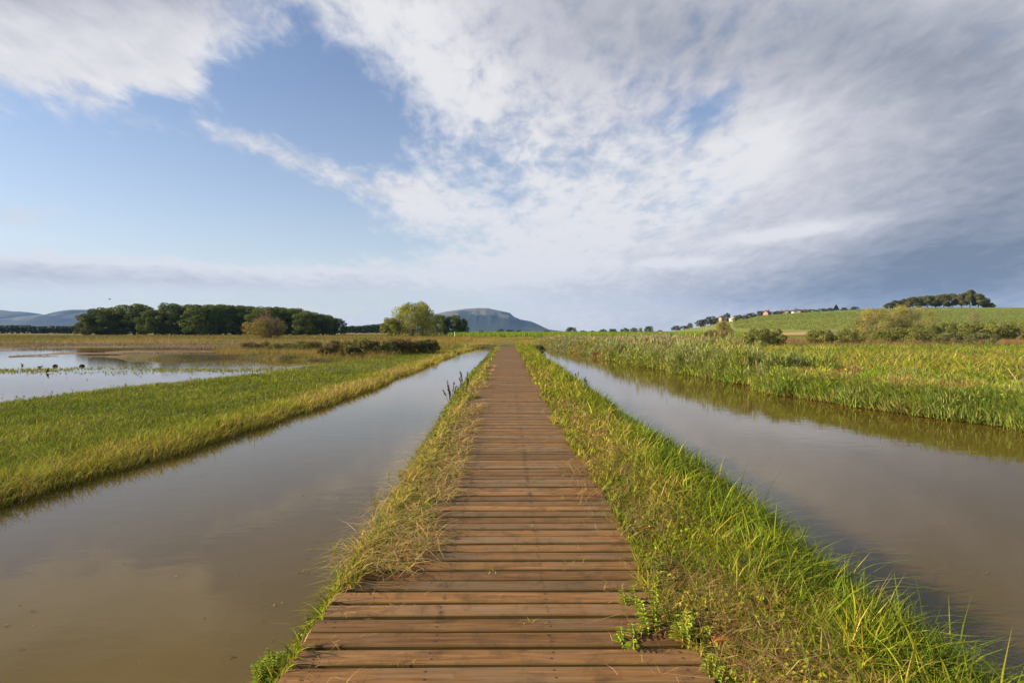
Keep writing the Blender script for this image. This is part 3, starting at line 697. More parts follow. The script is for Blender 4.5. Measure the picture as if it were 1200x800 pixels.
for i, (u, v) in enumerate(back):
    Yt = 211 + (i * 5 % 7); x = (u - UV) / F * Yt; z = gz(x, Yt); h = hz(v, Yt) - z; ww = 44 / F * Yt
    put_tree('oak_tree', oaks[(i + 2) % 5], (x, Yt, z - .1), (ww / 10, ww / 10, h / 11), i * 2.1 + .5, f'dark treetop, {ORD[i]} from the left showing behind the front row of the wood', group='back row of the wood beyond the pond')

# golden half bare tree in front of the wood
def bare_twigs(S, seed, w, h, n, col, rad):
    g = np.random.default_rng(seed)
    for i in range(n):
        a = g.uniform(0, 6.28); q = g.uniform(.15, 1); H = h * g.uniform(.6, 1.0) * (1 - .35 * q * q)
        p0 = np.array([.12 * w * math.cos(a) * q, .12 * w * math.sin(a) * q, 0])
        p3 = np.array([w * .5 * q * math.cos(a), w * .5 * q * math.sin(a), H])
        p1 = p0 * .8 + p3 * .25; p1[2] = H * .42; p2 = p0 * .35 + p3 * .65; p2[2] = H * .74
        tube(S, [p0, p1, p2, p3], np.array([1, .7, .42, .12]) * rad, col, 5)
        for k in range(7):
            t = g.uniform(.3, .95); b = p1 * (1 - t) + p3 * t; e = b + np.array([g.normal(0, .09) * w, g.normal(0, .09) * w, g.uniform(.05, .16) * h])
            tube(S, [b, (b + e) / 2 + g.normal(0, .02 * w, 3), e], np.array([.3, .2, .08]) * rad, col, 4)
Yt = 118; x = (313 - UV) / F * Yt; z = gz(x, Yt); h = hz(360.5, Yt) - z
r = empty('golden_shrub_tree', (x, Yt, z)); tag(r, 'small tree with golden leaves and bare pinkish twigs on top before the dark wood', 'tree')
T = Soup(); bare_twigs(T, 5, 7.0, h, 46, (.30, .20, .13), .09); T.build('trunk', M_bark, r)
S = Soup(); crown_soup(S, 31, 9.2, h * .66, .3, 5200, .26, (.30, .22, .05), (.20, .19, .045), lobes=26, openn=.9, lob=.34); S.build('crown', M_leaf, r)

# yellow-green trees right of the wood
Yt = 172; YG1, YG2 = (.25, .28, .03), (.40, .37, .05)
r = put_tree('willow_tree', tree_meshes(201, 14.5, 10.2, .0, 20000, .32, YG1, YG2, lobes=46, openn=.4, lob=.34, shape=1.05), ((484 - UV) / F * Yt, Yt, gz(-28, Yt)), (1, 1, 1.0), 0, 'large round yellow-green tree standing left of the dark trees near the blue mountain')
r = put_tree('poplar_tree', tree_meshes(202, 5.0, 11.2, 4, 2100, .32, (.20, .21, .06), (.30, .28, .10), lobes=18, openn=1.0, lob=.22), ((495 - UV) / F * 176, 176, 0), (1, 1, 1), 1, 'thin pale feathery treetop rising above the yellow-green tree')
r = put_tree('willow_bush', tree_meshes(203, 8.0, 5.6, .2, 4200, .34, YG1, (.20, .2, .035), lobes=20, openn=.4, lob=.3), ((459 - UV) / F * 168, 168, 0), (1, 1, 1), 2, 'low yellow-green bush at the left foot of the large yellow-green tree', 'bush')
for i, (u, v, w) in enumerate([(516, 367.5, 22), (531, 368, 24), (541, 372, 16)]):
    Yt = 196 + i; x = (u - UV) / F * Yt; z = gz(x, Yt); h = hz(v, Yt) - z; ww = w / F * Yt * 1.15
    put_tree('oak_tree', oaks[i], (x, Yt, z - .1), (ww / 10, ww / 10, h / 11), i, ['dark round tree touching the right side of the yellow-green tree', 'middle one of the three dark trees right of the yellow-green tree', 'rightmost dark tree with the blue mountain behind its right edge'][i])

# trees on the horizon and on the hill
smalls = [tree_meshes(300 + i, 8, 8, .5, 1500, .62, (.035, .056, .014), (.075, .095, .022), lobes=14, lob=.36) for i in range(4)]
lights = [tree_meshes(320 + i, 8, 8, .5, 1500, .62, (.07, .11, .022), (.12, .15, .03), lobes=14, lob=.36) for i in range(2)]
browns = [tree_meshes(340, 8, 8, .5, 1300, .6, (.12, .09, .045), (.17, .13, .06), lobes=12, openn=.6, lob=.36)]
hor = [(564, 387.0, 10, 0), (587, 385.2, 9, 0), (598, 385.5, 12, 0), (608, 386.4, 8, 0), (640, 386.3, 9, 1), (669, 382.8, 14, 0), (683, 386.6, 9, 0), (694, 387, 9, 0), (707, 385.2, 12, 0), (718, 384.8, 12, 0), (733, 383.8, 12, 0), (743, 383.4, 10, 0), (751, 383.3, 5, 2), (761, 381.7, 13, 0), (774, 386, 7, 2)]
for i, (u, v, w, t) in enumerate(hor):
    Yt = 330 + (i * 13) % 20; x = (u - UV) / F * Yt; z = gz(x, Yt); h = hz(v, Yt) - z; ww = w / F * Yt * 1.1
    m2 = (smalls, lights, browns)[t]; m2 = m2[i % len(m2)]
    put_tree('field_tree', m2, (x, Yt, z - .1), (ww / 8, ww / 8, h / 8), i, f'small distant tree, {ORD[i]} from the left behind the green crop strip', group='small trees on the horizon behind the crop')
hill = [(793, 381, 12, 0, 'leftmost dark tree at the foot of the hill'), (803, 381.5, 11, 0, 'dark tree just right of the leftmost one at the foot of the hill'), (809, 377.8, 7, 1, 'slim lighter tree rising beside the dark pair at the hill foot'),
        (822, 374, 14, 0, 'dark round tree where the hill begins to rise'), (833, 370, 18, 0, 'broad dark tree left of the pale tower house'), (841, 371.5, 9, 0, 'dark tree touching the left wall of the pale tower house'),
        (853, 366, 9, 0, 'tall dark round tree just right of the pale tower house'), (866, 368.5, 14, 1, 'mid green tree between the tower house and the two dark hilltop trees'), (881, 366, 15, 0, 'wide dark tree left of the tallest tree in the hilltop row'),
        (892, 363.6, 11, 0, 'tallest dark tree in the row left of the village roofs'), (909, 366, 11, 0, 'dark tree between the pink house and the village roofs'), (919, 368.5, 6, 0, 'tiny tree between the first and second village roofs'),
        (928, 368.5, 7, 0, 'tiny tree left of the white gabled house'), (953, 364.3, 13, 1, 'bright green round tree at the right end of the village'), (965, 366.5, 12, 0, 'low tree between the bright green tree and the pointed conifer'),
        (974, 366.3, 10, 0, 'low tree at the left foot of the pointed conifer'), (991, 364.5, 9, 0, 'round tree just right of the pointed conifer'), (1003, 366, 10, 0, 'last low tree on the ridge before the golden willows')]
for i, (u, v, w, t, lab) in enumerate(hill):
    Yt = 420 + (i * 11) % 18; x = (u - UV) / F * Yt; z = gz(x, Yt); h = max(3, hz(v, Yt) - z); ww = w / F * Yt * 1.15
    m2 = (smalls, lights)[t]; m2 = m2[i % len(m2)]
    put_tree('hill_tree', m2, (x, Yt, z - .2), (ww / 8, ww / 8, h / 8), i * 1.7, lab, group='trees along the village ridge')
for (u, v, w, lab, Yt) in [(855, 376, 9, 'dark bush below the tower house on the slope', 400), (874, 378, 12, 'dark bush on the slope below the hilltop trees', 385), (862, 381, 9, 'small bush lowest on the slope below the tower house', 370)]:
    x = (u - UV) / F * Yt; z = gz(x, Yt); h = max(2.5, hz(v, Yt) - z)
    put_tree('slope_bush', smalls[1], (x, Yt, z - .2), (w / F * Yt / 8, w / F * Yt / 8, h / 8), 1, lab, 'bush')
# conifer
S = Soup(); g = np.random.default_rng(9); nl = 1800; t = g.random(nl) ** .8; rr = 2.5 * (1 - t) ** .8 * g.uniform(.5, 1, nl); a = g.uniform(0, 6.28, nl)
leaves(S, np.stack([rr * np.cos(a), rr * np.sin(a), 1 + t * 8.5], 1), .6, .4, jit([.035, .058, .018], nl))
T = Soup(); tube(T, [(0, 0, 0), (0, 0, 4), (0, 0, 9.2)], [.3, .2, .05], BARK)
Yt = 425; x = (981.5 - UV) / F * Yt; z = gz(x, Yt)
r = empty('conifer_tree', (x, Yt, z), 0, (1.0, 1.0, (hz(356.8, Yt) - z) / 9.6)); tag(r, 'pointed conifer rising above the ridge right of the village', 'tree')
S.build('crown', M_leaf, r); T.build('trunk', M_bark, r)
# copse of pines on the hill
def pine_meshes(seed):
    S = Soup(); cs = crown_soup(S, seed, 11, 15, 3.2, 5200, .75, (.060, .078, .020), (.18, .17, .05), lobes=22, openn=.4, lob=.28)
    T = Soup(); limbs(T, seed, 15, 6, cs, .34, (.22, .15, .10), 10)
    return S.mesh('crown', M_leaf), T.mesh('trunk', M_bark, True)
pines = [pine_meshes(400 + i) for i in range(4)]
cop = [(1045, 354), (1054, 351), (1063, 349.5), (1072, 347), (1081, 346.5), (1090, 345.5), (1099, 345), (1109, 343.5), (1119, 343), (1130, 342.5), (1140, 338.5), (1150, 343), (1158, 348), (1164, 354)]
for i, (u, v) in enumerate(cop):
    Yt = 452 + (i * 7) % 15; x = (u - UV) / F * Yt; z = gz(x, Yt); h = hz(v, Yt) - z; s = 1.0 if 0 < i < 12 else .8
    put_tree('pine_tree', pines[i % 4], (x, Yt, z - .2), (s, s, h / 15), i * 1.9, f'dark pine, {ORD[i]} from the left in the copse on top of the hill', group='pines of the copse on the hill')

# wooded masses far off
def woods(name, pts, Yt, depth, n, leaf, c1, c2, z0=0.0):
    us = np.array([p[0] for p in pts]); vs = np.array([p[1] for p in pts])
    g = np.random.default_rng(int(Yt)); S = Soup()
    u = g.uniform(us.min(), us.max(), n); Yy = Yt + g.random(n) * depth; x = (u - UV) / F * Yy
    lump = fbm(u * .16, Yy * .08, 120); top = hz(np.interp(u, us, vs), Yt) * (.80 + .40 * lump)
    zz = z0 + (top - z0) * np.sqrt(g.random(n)); P = np.stack([x, Yy, zz], 1)
    leaves(S, P, leaf, leaf * .7, jit(mixc(c1, c2, fbm(u * .3, zz * .2, 121)), n, .15), nrm=np.array([-.4, -.5, .6]))
    return tag(S.build(name, M_leaf), kind='stuff')
woods('far_wood', [(-120, 380), (0, 381.5), (30, 382), (60, 383), (98, 382.5), (112, 385)], 360, 30, 12000, 1.5, (.022, .036, .012), (.045, .058, .018))
woods('far_wood', [(400, 384), (420, 382), (445, 381), (470, 380)], 420, 40, 7000, 1.6, (.04, .062, .018), (.07, .09, .025))

# shrubs on the right
def shrub(name, u, vt, Yt, wpx, label, c1, c2, leaf=.16, n=3200, seed=0, openn=.3, cat='bush', group=None, twigs=0, lob=.32):
    x = (u - UV) / F * Yt; z = gz(x, Yt); h = hz(vt, Yt) - z; w = wpx / F * Yt
    r = empty(name, (x, Yt, z - .05), seed * .7); tag(r, label, cat, group)
    S = Soup(); cs = crown_soup(S, seed + 500, w, h, .0, n, leaf, c1, c2, lobes=22, openn=openn, lob=lob); S.build('foliage', M_leaf, r)
    T = Soup(); bare_twigs(T, seed, w * .8, h * (.95 if not twigs else 1.05), 7 + twigs, (.16, .11, .07), .035 if not twigs else .05); T.build('stems', M_bark, r)
    return r
OL1, OL2 = (.11, .13, .03), (.24, .25, .06)
shrub('willow_bush', 893, 384, 62, 62, 'broad olive round bush left of the two rounder willow bushes in the rusty meadow', OL1, OL2, .17, 6500, 1)
shrub('willow_bush', 963, 385, 74, 36, 'left one of the pair of round olive bushes in the meadow', OL1, OL2, .17, 4200, 2)
shrub('willow_bush', 999, 384.5, 76, 40, 'right one of the pair of round olive bushes in the meadow', OL1, OL2, .17, 4200, 3)
shrub('willow_bush', 1068, 383, 82, 56, 'olive bush in front of the golden feathery willows', OL1, OL2, .18, 5200, 4)
shrub('willow_bush', 1037, 386, 84, 34, 'low olive bush at the left foot of the golden willows', OL1, OL2, .18, 2600, 5)
shrub('willow_bush', 1114, 388.5, 70, 34, 'small grey-green domed bush left of the other small dome', (.10, .12, .04), (.17, .18, .07), .14, 2600, 6)
shrub('willow_bush', 1155, 388, 66, 36, 'small grey-green domed bush near the right edge', (.10, .12, .04), (.17, .18, .07), .14, 2600, 7)
for i, (u, v, w) in enumerate([(1092, 380, 44), (1124, 377.5, 50), (1160, 376.5, 52), (1196, 376, 50), (1232, 376, 54)]):
    shrub('willow_bush', u, v, 104 + i * 2, w, f'tall olive willow thicket bush, {ORD[i]} from the left in the hedge along the right edge', OL1, (.23, .24, .055), .22, 8000, 10 + i, group='willow hedge at the right edge')
GO1, GO2 = (.31, .27, .08), (.22, .22, .055)
shrub('golden_willow', 1027, 360, 118, 52, 'left of the two feathery golden willows below the pine copse', GO1, GO2, .17, 13000, 20, 1.3, 'tree', None, 22, .3)
shrub('golden_willow', 1068, 356.5, 121, 60, 'right and taller of the two feathery golden willows below the pine copse', GO1, GO2, .17, 16000, 21, 1.3, 'tree', None, 30, .3)
shrub('golden_willow', 848, 374, 118, 24, 'golden airy bush below the pale tower house', GO1, GO2, .16, 5200, 22, 1.2, 'bush', None, 12, .3)
shrub('pale_bush', 1148, 363.5, 190, 22, 'pale tan bush standing on the field below the right end of the pine copse', (.26, .23, .10), (.18, .17, .07), .3, 1600, 23, .9, 'bush')
shrub('dark_bush', 834, 386, 54, 24, 'brown-green bush behind the reeds at the bend of the canal', (.08, .06, .03), (.14, .13, .05), .13, 2600, 24)
shrub('dark_bush', 633, 403.8, 52, 15, 'round dark green bush overhanging the far end of the right canal', (.022, .042, .014), (.05, .07, .02), .07, 2400, 25, .2)
# bramble row on the left
for i, (u, v, Yt, w) in enumerate([(302, 400, 60, 40), (332, 401.5, 56, 40), (362, 399, 53, 44), (398, 398.5, 44, 46), (424, 396.5, 43, 44), (448, 398.5, 44, 40), (468, 396, 45.5, 40), (487, 398, 47, 38), (503, 397, 49, 30), (384, 405, 41, 26), (412, 404, 39.5, 30)]):
    names = ['leftmost low bramble', 'second low bramble from the left', 'third low bramble from the left', 'fourth', 'fifth', 'sixth', 'seventh', 'eighth', 'right end']
    lab = (f'{ORD[i]} bramble bush from the left in the dark brown row beyond the left bank' if i < 9 else ['small dark bramble in front of the left half of the row', 'small green-brown bramble in front of the middle of the row'][i - 9])
    shrub('bramble_bush', u, v, Yt, w, lab, (.075, .075, .022), (.22, .21, .055) if i % 3 else (.20, .14, .055), .12, 4200, 40 + i, .7, group='bramble row beyond the left bank')

# ------------------------------------------------------------------ single plants near the boardwalk
def dock(name, u, v, Ybase, hh, n, seed, label, spread=.22, col=(.12, .075, .075)):
    g = random.Random(seed); x = (u - UV) / F * Ybase; z = gz(x, Ybase)
    r = empty(name, (x, Ybase, z)); tag(r, label, 'plant')
    gg = np.random.default_rng(seed)
    for i in range(n):
        S = Soup(); T = Soup()
        a = g.uniform(0, 6.28); q = g.uniform(.2, 1); H = hh * g.uniform(.6, 1)
        e = np.array([spread * q * math.cos(a) - .06, spread * q * math.sin(a), H]); b = np.array([.03 * math.cos(a), .03 * math.sin(a), 0])
        mid = b * .5 + e * .5 + np.array([0, 0, .03])
        tube(T, [b, mid, e], [.006, .005, .003], (.13, .085, .06), 4)
        m = 70; t = gg.uniform(.55, 1, m)[:, None]; P = mid * (1 - (t - .5) * 2) + e * ((t - .5) * 2) + gg.normal(0, .009, (m, 3))
        leaves(S, P, .026, .018, jit(col, m, .25), up=(e - b) * 2)
        st = T.build('stem', M_bark, r); S.build('seed_head', M_dry, st)
dock('dried_dock_plant', 528, 473, 13.6, .62, 7, 1, 'dried purple-brown dock plant leaning over the water at the left edge of the boardwalk')
dock('dried_dock_plant', 545, 468, 14.6, .72, 5, 2, 'second dried dock plant, right behind the leaning one', .16)
dock('dead_stalk_plant', 687, 460, 19.5, .62, 5, 3, 'small dark dead stalks standing by the right canal edge', .1, (.06, .055, .035))
dock('dead_stalk_plant', 676, 452, 22.5, .6, 4, 4, 'thin dark stalks farther along the right canal edge', .16, (.06, .055, .035))

def weed(u, v, hh, seed, label, n=5, leafs=.05, col=(.30, .35, .04), spread=.14, Z=.0):
    x, Yb = wp(u, v, Z); r = empty('leafy_weed', (x, Yb, Z)); tag(r, label, 'plant')
    g = random.Random(seed); S = Soup(); T = Soup(); gg = np.random.default_rng(seed)
    for i in range(n):
        a = i * 2.4 + g.uniform(-.4, .4); q = g.uniform(.15, 1) if i else .05; H = hh * (1 if i == 0 else g.uniform(.35, .75))
        b = np.array([.02 * math.cos(a), .02 * math.sin(a), -.12]); e = np.array([spread * q * math.cos(a), spread * q * math.sin(a), H]); mid = (b + e) / 2; mid[2] += .03
        tube(T, [b, mid, e], [.004, .003, .0015], (.12, .13, .04), 5)
        for k in range(15):
            t = .3 + .7 * k / 14; P0 = (b * (1 - t) ** 2 + 2 * mid * t * (1 - t) + e * t * t)
            for sgn in (0, math.pi):
                th = k * 1.57 + sgn + g.uniform(-.2, .2); L = leafs * (1.25 - .75 * t) * g.uniform(.8, 1.2)
                d = np.array([math.cos(th), math.sin(th), .35]); d /= np.linalg.norm(d); s = np.cross(d, [0, 0, 1]); s /= np.linalg.norm(s)
                pts = np.array([P0, P0 + d * L * .35 - s * L * .26 + [0, 0, .004], P0 + d * L * .7 - s * L * .17, P0 + d * L + [0, 0, -.2 * L], P0 + d * L * .7 + s * L * .17, P0 + d * L * .35 + s * L * .26 + [0, 0, .004], P0 + d * L * .5 + [0, 0, -.08 * L]])
                S.add(pts, np.array([(0, 1, 6), (1, 2, 6), (2, 3, 6), (3, 4, 6), (4, 5, 6), (5, 0, 6)]), np.tile(jit(col, 1, .15), (7, 1)))
    T.build('stem', M_grass, r); S.build('leaves', M_grass, r)
weed(768, 742, .24, 1, 'tallest upright leafy weed on the right edge of the planks', 5, .055)
weed(806, 752, .13, 2, 'low leafy weed with broad bright leaves just left of the orange brick', 7, .07, (.32, .38, .045), .12)
weed(742, 712, .11, 3, 'small leafy weed standing over the planks left of the tallest weed', 5, .045, spread=.1)
weed(740, 752, .07, 4, 'flat leafy sprig lying on the planks at the left foot of the tallest weed', 5, .05, spread=.14)
weed(835, 795, .09, 5, 'small leafy sprig at the very bottom, below the orange brick', 4, .045, spread=.08)
weed(905, 762, .10, 6, 'yellow-green leafy sprig right of the orange brick', 5, .05, (.30, .36, .04), .1, -.02)
weed(880, 700, .12, 7, 'pale green leafy weed above the orange brick', 5, .05, (.22, .3, .06), .08, -.02)
weed(312, 790, .12, 8, 'lush bright green leaves at the bottom left corner of the boardwalk', 9, .05, (.26, .33, .04), .14, -.15)
weed(1010, 790, .14, 9, 'leafy weed in the grass near the bottom, far right of the brick', 5, .05, (.28, .33, .04), .1, -.08)

# orange brick fragment
x, Yb = wp(850, 754, .02)
import bmesh
bm = bmesh.new(); bmesh.ops.create_cube(bm, size=1)
for v in bm.verts: v.co.x *= .11; v.co.y *= .07; v.co.z *= .035
bm.verts.ensure_lookup_table(); bm.verts[7].co.x -= .02; bm.verts[6].co.x -= .012
bmesh.ops.bevel(bm, geom=list(bm.edges), offset=.006, segments=2, affect='EDGES')
me = bpy.data.meshes.new('brick_fragment'); bm.to_mesh(me); bm.free()
ca = me.color_attributes.new('Col', 'FLOAT_COLOR', 'POINT')
for i in range(len(me.vertices)): ca.data[i].color = (.50, .15, .04, 1)
me.materials.append(M_brick); o = link(bpy.data.objects.new('brick_fragment', me)); o.location = (x, Yb, .022); o.rotation_euler = (.12, .05, .15)
tag(o, 'orange brick fragment half hidden in dry grass beside the planks', 'brick')

# reed tufts standing in the canal on the left
def tuft(name, u, v, hh, n, seed, label, dry=.7, z=WL, sp=.06, wd=.005):
    x, Yb = wp(u, v, z); S = Soup(); g = np.random.default_rng(seed)
    P = np.stack([g.normal(0, sp, n), g.normal(0, sp, n), np.full(n, -.03)], 1)
    tube(S, [(-sp * 2, 0, -.03), (0, 0, -.012), (sp * 2, 0, -.03)], max(.01, sp * .8), (.12, .12, .03), 6)
    blades(S, P, g.uniform(.5, 1, n) * hh, wd, pal(dry + .25 * g.normal(0, 1, n), n), g.uniform(.1, .9, n), None, 3)
    o = S.build(name, M_grass); o.location = (x, Yb, z); tag(o, label, 'plant')
tuft('dry_reed_tuft', 483, 555, .38, 16, 1, 'dry straw tuft standing at the left water edge in the middle distance', .85, WL, .09)
tuft('water_plant', 391, 648, .22, 12, 2, 'thin green and straw stalks standing in the left canal beside the bank', .55, WL, .015)
tuft('water_plant', 352, 672, .10, 8, 3, 'tiny green plant floating alone in the left canal', .3, WL, .012)
tuft('water_plant', 440, 590, .28, 22, 4, 'yellow-green tuft at the waterline on the left of the boardwalk', .5, WL, .03)
tuft('dry_reed_tuft', 826, 548, .34, 8, 5, 'dry upright stalk standing at the right canal edge above the grass', .95, WL, .04)
tuft('dry_reed_tuft', 744, 500, .36, 8, 6, 'pair of thin dry stalks farther up the right canal edge', .9, WL, .05)
tuft('water_plant', 455, 560, .22, 5, 7, 'faint pale stalk alone in the middle of the left canal', .9, WL, .02, .004)

# ------------------------------------------------------------------ birds, clods, post
def duck(u, v, s, rz, label, up=False):
    x, Yb = wp(u, v, WL); pts = [(-.22, 0, .07), (-.17, 0, .085), (-.05, 0, .09), (.09, 0, .085), (.16, 0, .1), (.185, 0, .17), (.20, 0, .215), (.245, 0, .225), (.30, 0, .21)]
    rad = [.012, .05, .088, .082, .05, .028, .04, .034, .008]
    if up: pts = [(-.12, 0, .02), (-.08, 0, .06), (-.02, 0, .13), (.02, 0, .22), (.03, 0, .28), (.035, 0, .33), (.05, 0, .36), (.08, 0, .37), (.13, 0, .36)]
    S = Soup(); tube(S, np.array(pts) * s, np.array(rad) * s, (.035, .03, .025), 12)
    s = s; o = S.build('duck', M_feather, None, True); o.location = (x, Yb, WL); o.rotation_euler = (0, 0, rz); tag(o, label, 'bird', 'dark waterbirds on the pond'); 
    b = Soup(); tube(b, np.array([(.26, 0, .22), (.31, 0, .21), (.34, 0, .205)] if not up else [(.1, 0, .365), (.14, 0, .36), (.17, 0, .355)]) * s, np.array([.014, .014, .006]) * s, (.25, .17, .05), 6); b.build('beak', M_feather, o)
duck(30, 428, .55, 2.6, 'small dark waterbird farthest left on the pond'); duck(50, 430.5, .5, .3, 'small dark waterbird at the green algae, second from the left')
duck(59, 436.5, .6, 1.2, 'dark waterbird upright in the open water in front of the algae', True)
for (u, v, w, lab) in [(68, 429, .30, 'flat dark mud clod right of the dark waterbirds'), (99, 429, .34, 'flat dark mud clod farthest right at the algae edge')]:
    x, Yb = wp(u, v, WL); S = Soup(); g = np.random.default_rng(u)
    tube(S, np.array([(-w, 0, 0), (-w * .6, .05, .06), (-w * .1, -.04, .09), (w * .4, .03, .06), (w, 0, .0)]) * .5 + [0, 0, .01], np.array([.03, .1, .13, .11, .02]) * .6, (.04, .03, .02), 9)
    o = S.build('mud_clod', M_bark, None, True); o.location = (x, Yb, WL); tag(o, lab, 'clod')
# marker post
Yt = 150; x = (533 - UV) / F * Yt; z = gz(x, Yt); S = Soup(); tube(S, [(0, 0, -.1), (0, 0, 1.35), (0, 0, 1.4), (0, 0, 1.43)], [.11, .10, .08, .02], (.75, .75, .72), 10)
o = S.build('marker_post', M_paint); o.location = (x, Yt, z); tag(o, 'small white marker post standing in the meadow before the blue mountain', 'post')

# ------------------------------------------------------------------ houses on the ridge
def house(u, vb, w, d, hw, hr, Yt, label, wallc, roofc, rz=0, hip=False, name='house', zz=None):
    x = (u - UV) / F * Yt; z = gz(x, Yt) if zz is None else zz
    r = empty(name, (x, Yt, z - .3), rz); tag(r, label, 'house')
    S = Soup(); boxs(S, -w / 2, w / 2, -d / 2, d / 2, 0, hw, wallc)
    if not hip:      # gable ends
        V = np.array([(-w / 2 + .002, -d / 2, hw), (-w / 2 + .002, d / 2, hw), (-w / 2 + .002, 0, hw + hr * .95), (w / 2 - .002, -d / 2, hw), (w / 2 - .002, d / 2, hw), (w / 2 - .002, 0, hw + hr * .95)], float)
        S.add(V, np.array([(0, 2, 1), (3, 4, 5)]), np.tile(wallc, (6, 1)))
    S.build('wall', M_wall, r)
    S = Soup(); ov = .4; k = .0 if not hip else w * .5 - .05; rx = w / 2 + ov
    top = hw + hr; V = []
    for zo in (.0, .22):
        V += [(-rx, -d / 2 - ov, hw - .1 + zo), (rx, -d / 2 - ov, hw - .1 + zo), (rx, d / 2 + ov, hw - .1 + zo), (-rx, d / 2 + ov, hw - .1 + zo), (-rx + k, 0, top + zo), (rx - k, 0, top + zo)]
    V = np.array(V, float)
    T = [(0, 1, 5), (0, 5, 4), (2, 3, 4), (2, 4, 5), (1, 2, 5), (3, 0, 4)] if hip else [(0, 1, 5), (0, 5, 4), (2, 3, 4), (2, 4, 5)]
    T2 = [(a + 6, b + 6, c + 6) for a, b, c in T]; ed = [(0, 1), (1, 5), (5, 2), (2, 3), (3, 4), (4, 0)] if not hip else [(0, 1), (1, 2), (2, 3), (3, 0)]
    T3 = []
    for a, b in ed: T3 += [(a, b, b + 6), (a, b + 6, a + 6)]
    S.add(V, np.array([t[::-1] for t in T] + T2 + T3), np.tile(roofc, (12, 1))); rf = S.build('roof', M_roof, r)
    if not hip:
        S = Soup(); boxs(S, w * .2, w * .2 + .7, -.35, .35, hw + hr * .5, hw + hr + 1.0, (.3, .2, .15)); S.build('chimney', M_roof, rf)
    nW = max(1, int(w / 3.2)); rows = max(1, int(hw / 2.8))
    for i in range(nW):
        for j in range(rows):
            cx = -w / 2 + w * (i + .5) / nW; cz = hw * (j + .5) / rows + .1
            S = Soup(); boxs(S, cx - .5, cx + .5, -d / 2 - .05, -d / 2 + .05, cz - .7, cz + .7, (.04, .045, .055)); S.build('window', M_paint, r)
house(846.5, 378, 2.8, 2.8, 4.2, 1.0, 398, 'pale pink tower house among trees at the left end of the ridge', (.34, .29, .25), (.12, .08, .06), .3, True, 'tower_house')
house(859.5, 378, 3.4, 4, 1.8, 1.0, 392, 'tiny pale shed below the tower house', (.6, .55, .5), (.4, .36, .33), .8)
house(900, 373, 3.6, 4, 2.2, 1.6, 412, 'pinkish house between the tallest ridge tree and the next dark tree', (.30, .22, .18), (.12, .08, .06), .5)
house(915, 372, 5, 5, 1.7, 1.5, 436, 'leftmost brown roofed house of the village', (.26, .22, .19), (.10, .07, .06), .1)
house(923.5, 372, 4.6, 5, 1.8, 1.6, 432, 'brown roofed village house in the middle of the roofs', (.22, .18, .15), (.09, .065, .06), .9)
house(934, 372, 4.0, 5, 1.9, 1.6, 418, 'white gabled village house facing the marsh', (.62, .58, .52), (.10, .07, .06), 1.5)
house(942, 371, 6.5, 5, 1.6, 1.3, 428, 'long low brown roofed house right of the white gable', (.22, .18, .15), (.10, .07, .06), 0)

# ------------------------------------------------------------------ mountains
def mountain(name, pts, Y0, depth, c1, c2, seed, rough=1.0):
    us = [p[0] for p in pts]; vs = [p[1] for p in pts]
    nu = 260; rows = 46; U = np.linspace(us[0], us[-1], nu); Hh = np.maximum(hz(np.interp(U, us, vs), Y0), 0)
    V = []; Cc = []
    for j in range(rows):
        t = j / (rows - 1); fr = min(1, t / .62); bk = max(0, (t - .62) / .38)
        Yy = Y0 - depth * (1 - fr) + depth * 1.2 * bk
        x = (U - UV) / F * Y0
        rid = np.abs(fbm(x * .006 / rough, np.full(nu, Yy * .0016), seed) - .5) * 2
        k = sm(fr) if fr < 1 else 1 - sm(bk)
        k2 = k * (1 - .45 * (1 - rid) * (1 - k) * 2 * (fr < 1))
        z = Hh * np.clip(k2, 0, 1) - (2 if t in (0, 1) else 0)
        V.append(np.stack([x + 0 * z, np.full(nu, Yy) + (rid - .5) * depth * .25 * (fr < 1) * fr * (1 - fr) * 4, z], 1))
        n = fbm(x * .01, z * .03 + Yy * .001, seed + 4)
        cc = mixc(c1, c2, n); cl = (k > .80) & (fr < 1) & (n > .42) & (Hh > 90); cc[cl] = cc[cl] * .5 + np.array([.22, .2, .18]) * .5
        Cc.append(cc)
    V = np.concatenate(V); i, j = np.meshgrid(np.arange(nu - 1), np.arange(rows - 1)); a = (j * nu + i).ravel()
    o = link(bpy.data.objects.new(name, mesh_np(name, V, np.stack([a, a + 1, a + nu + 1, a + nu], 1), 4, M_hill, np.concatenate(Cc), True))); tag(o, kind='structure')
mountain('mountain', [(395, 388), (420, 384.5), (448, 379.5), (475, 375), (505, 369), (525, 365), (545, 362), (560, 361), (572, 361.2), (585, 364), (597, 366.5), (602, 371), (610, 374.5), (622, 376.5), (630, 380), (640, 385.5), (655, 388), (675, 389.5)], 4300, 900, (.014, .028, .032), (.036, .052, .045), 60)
mountain('mountain', [(-260, 372), (-160, 360), (-60, 366), (0, 363), (8, 364.5), (16, 366), (26, 365), (38, 367.5), (47, 371), (58, 369), (72, 370), (88, 365), (97, 363), (106, 363), (116, 366), (140, 374), (180, 384), (210, 389)], 4600, 1000, (.014, .028, .034), (.034, .048, .045), 61)

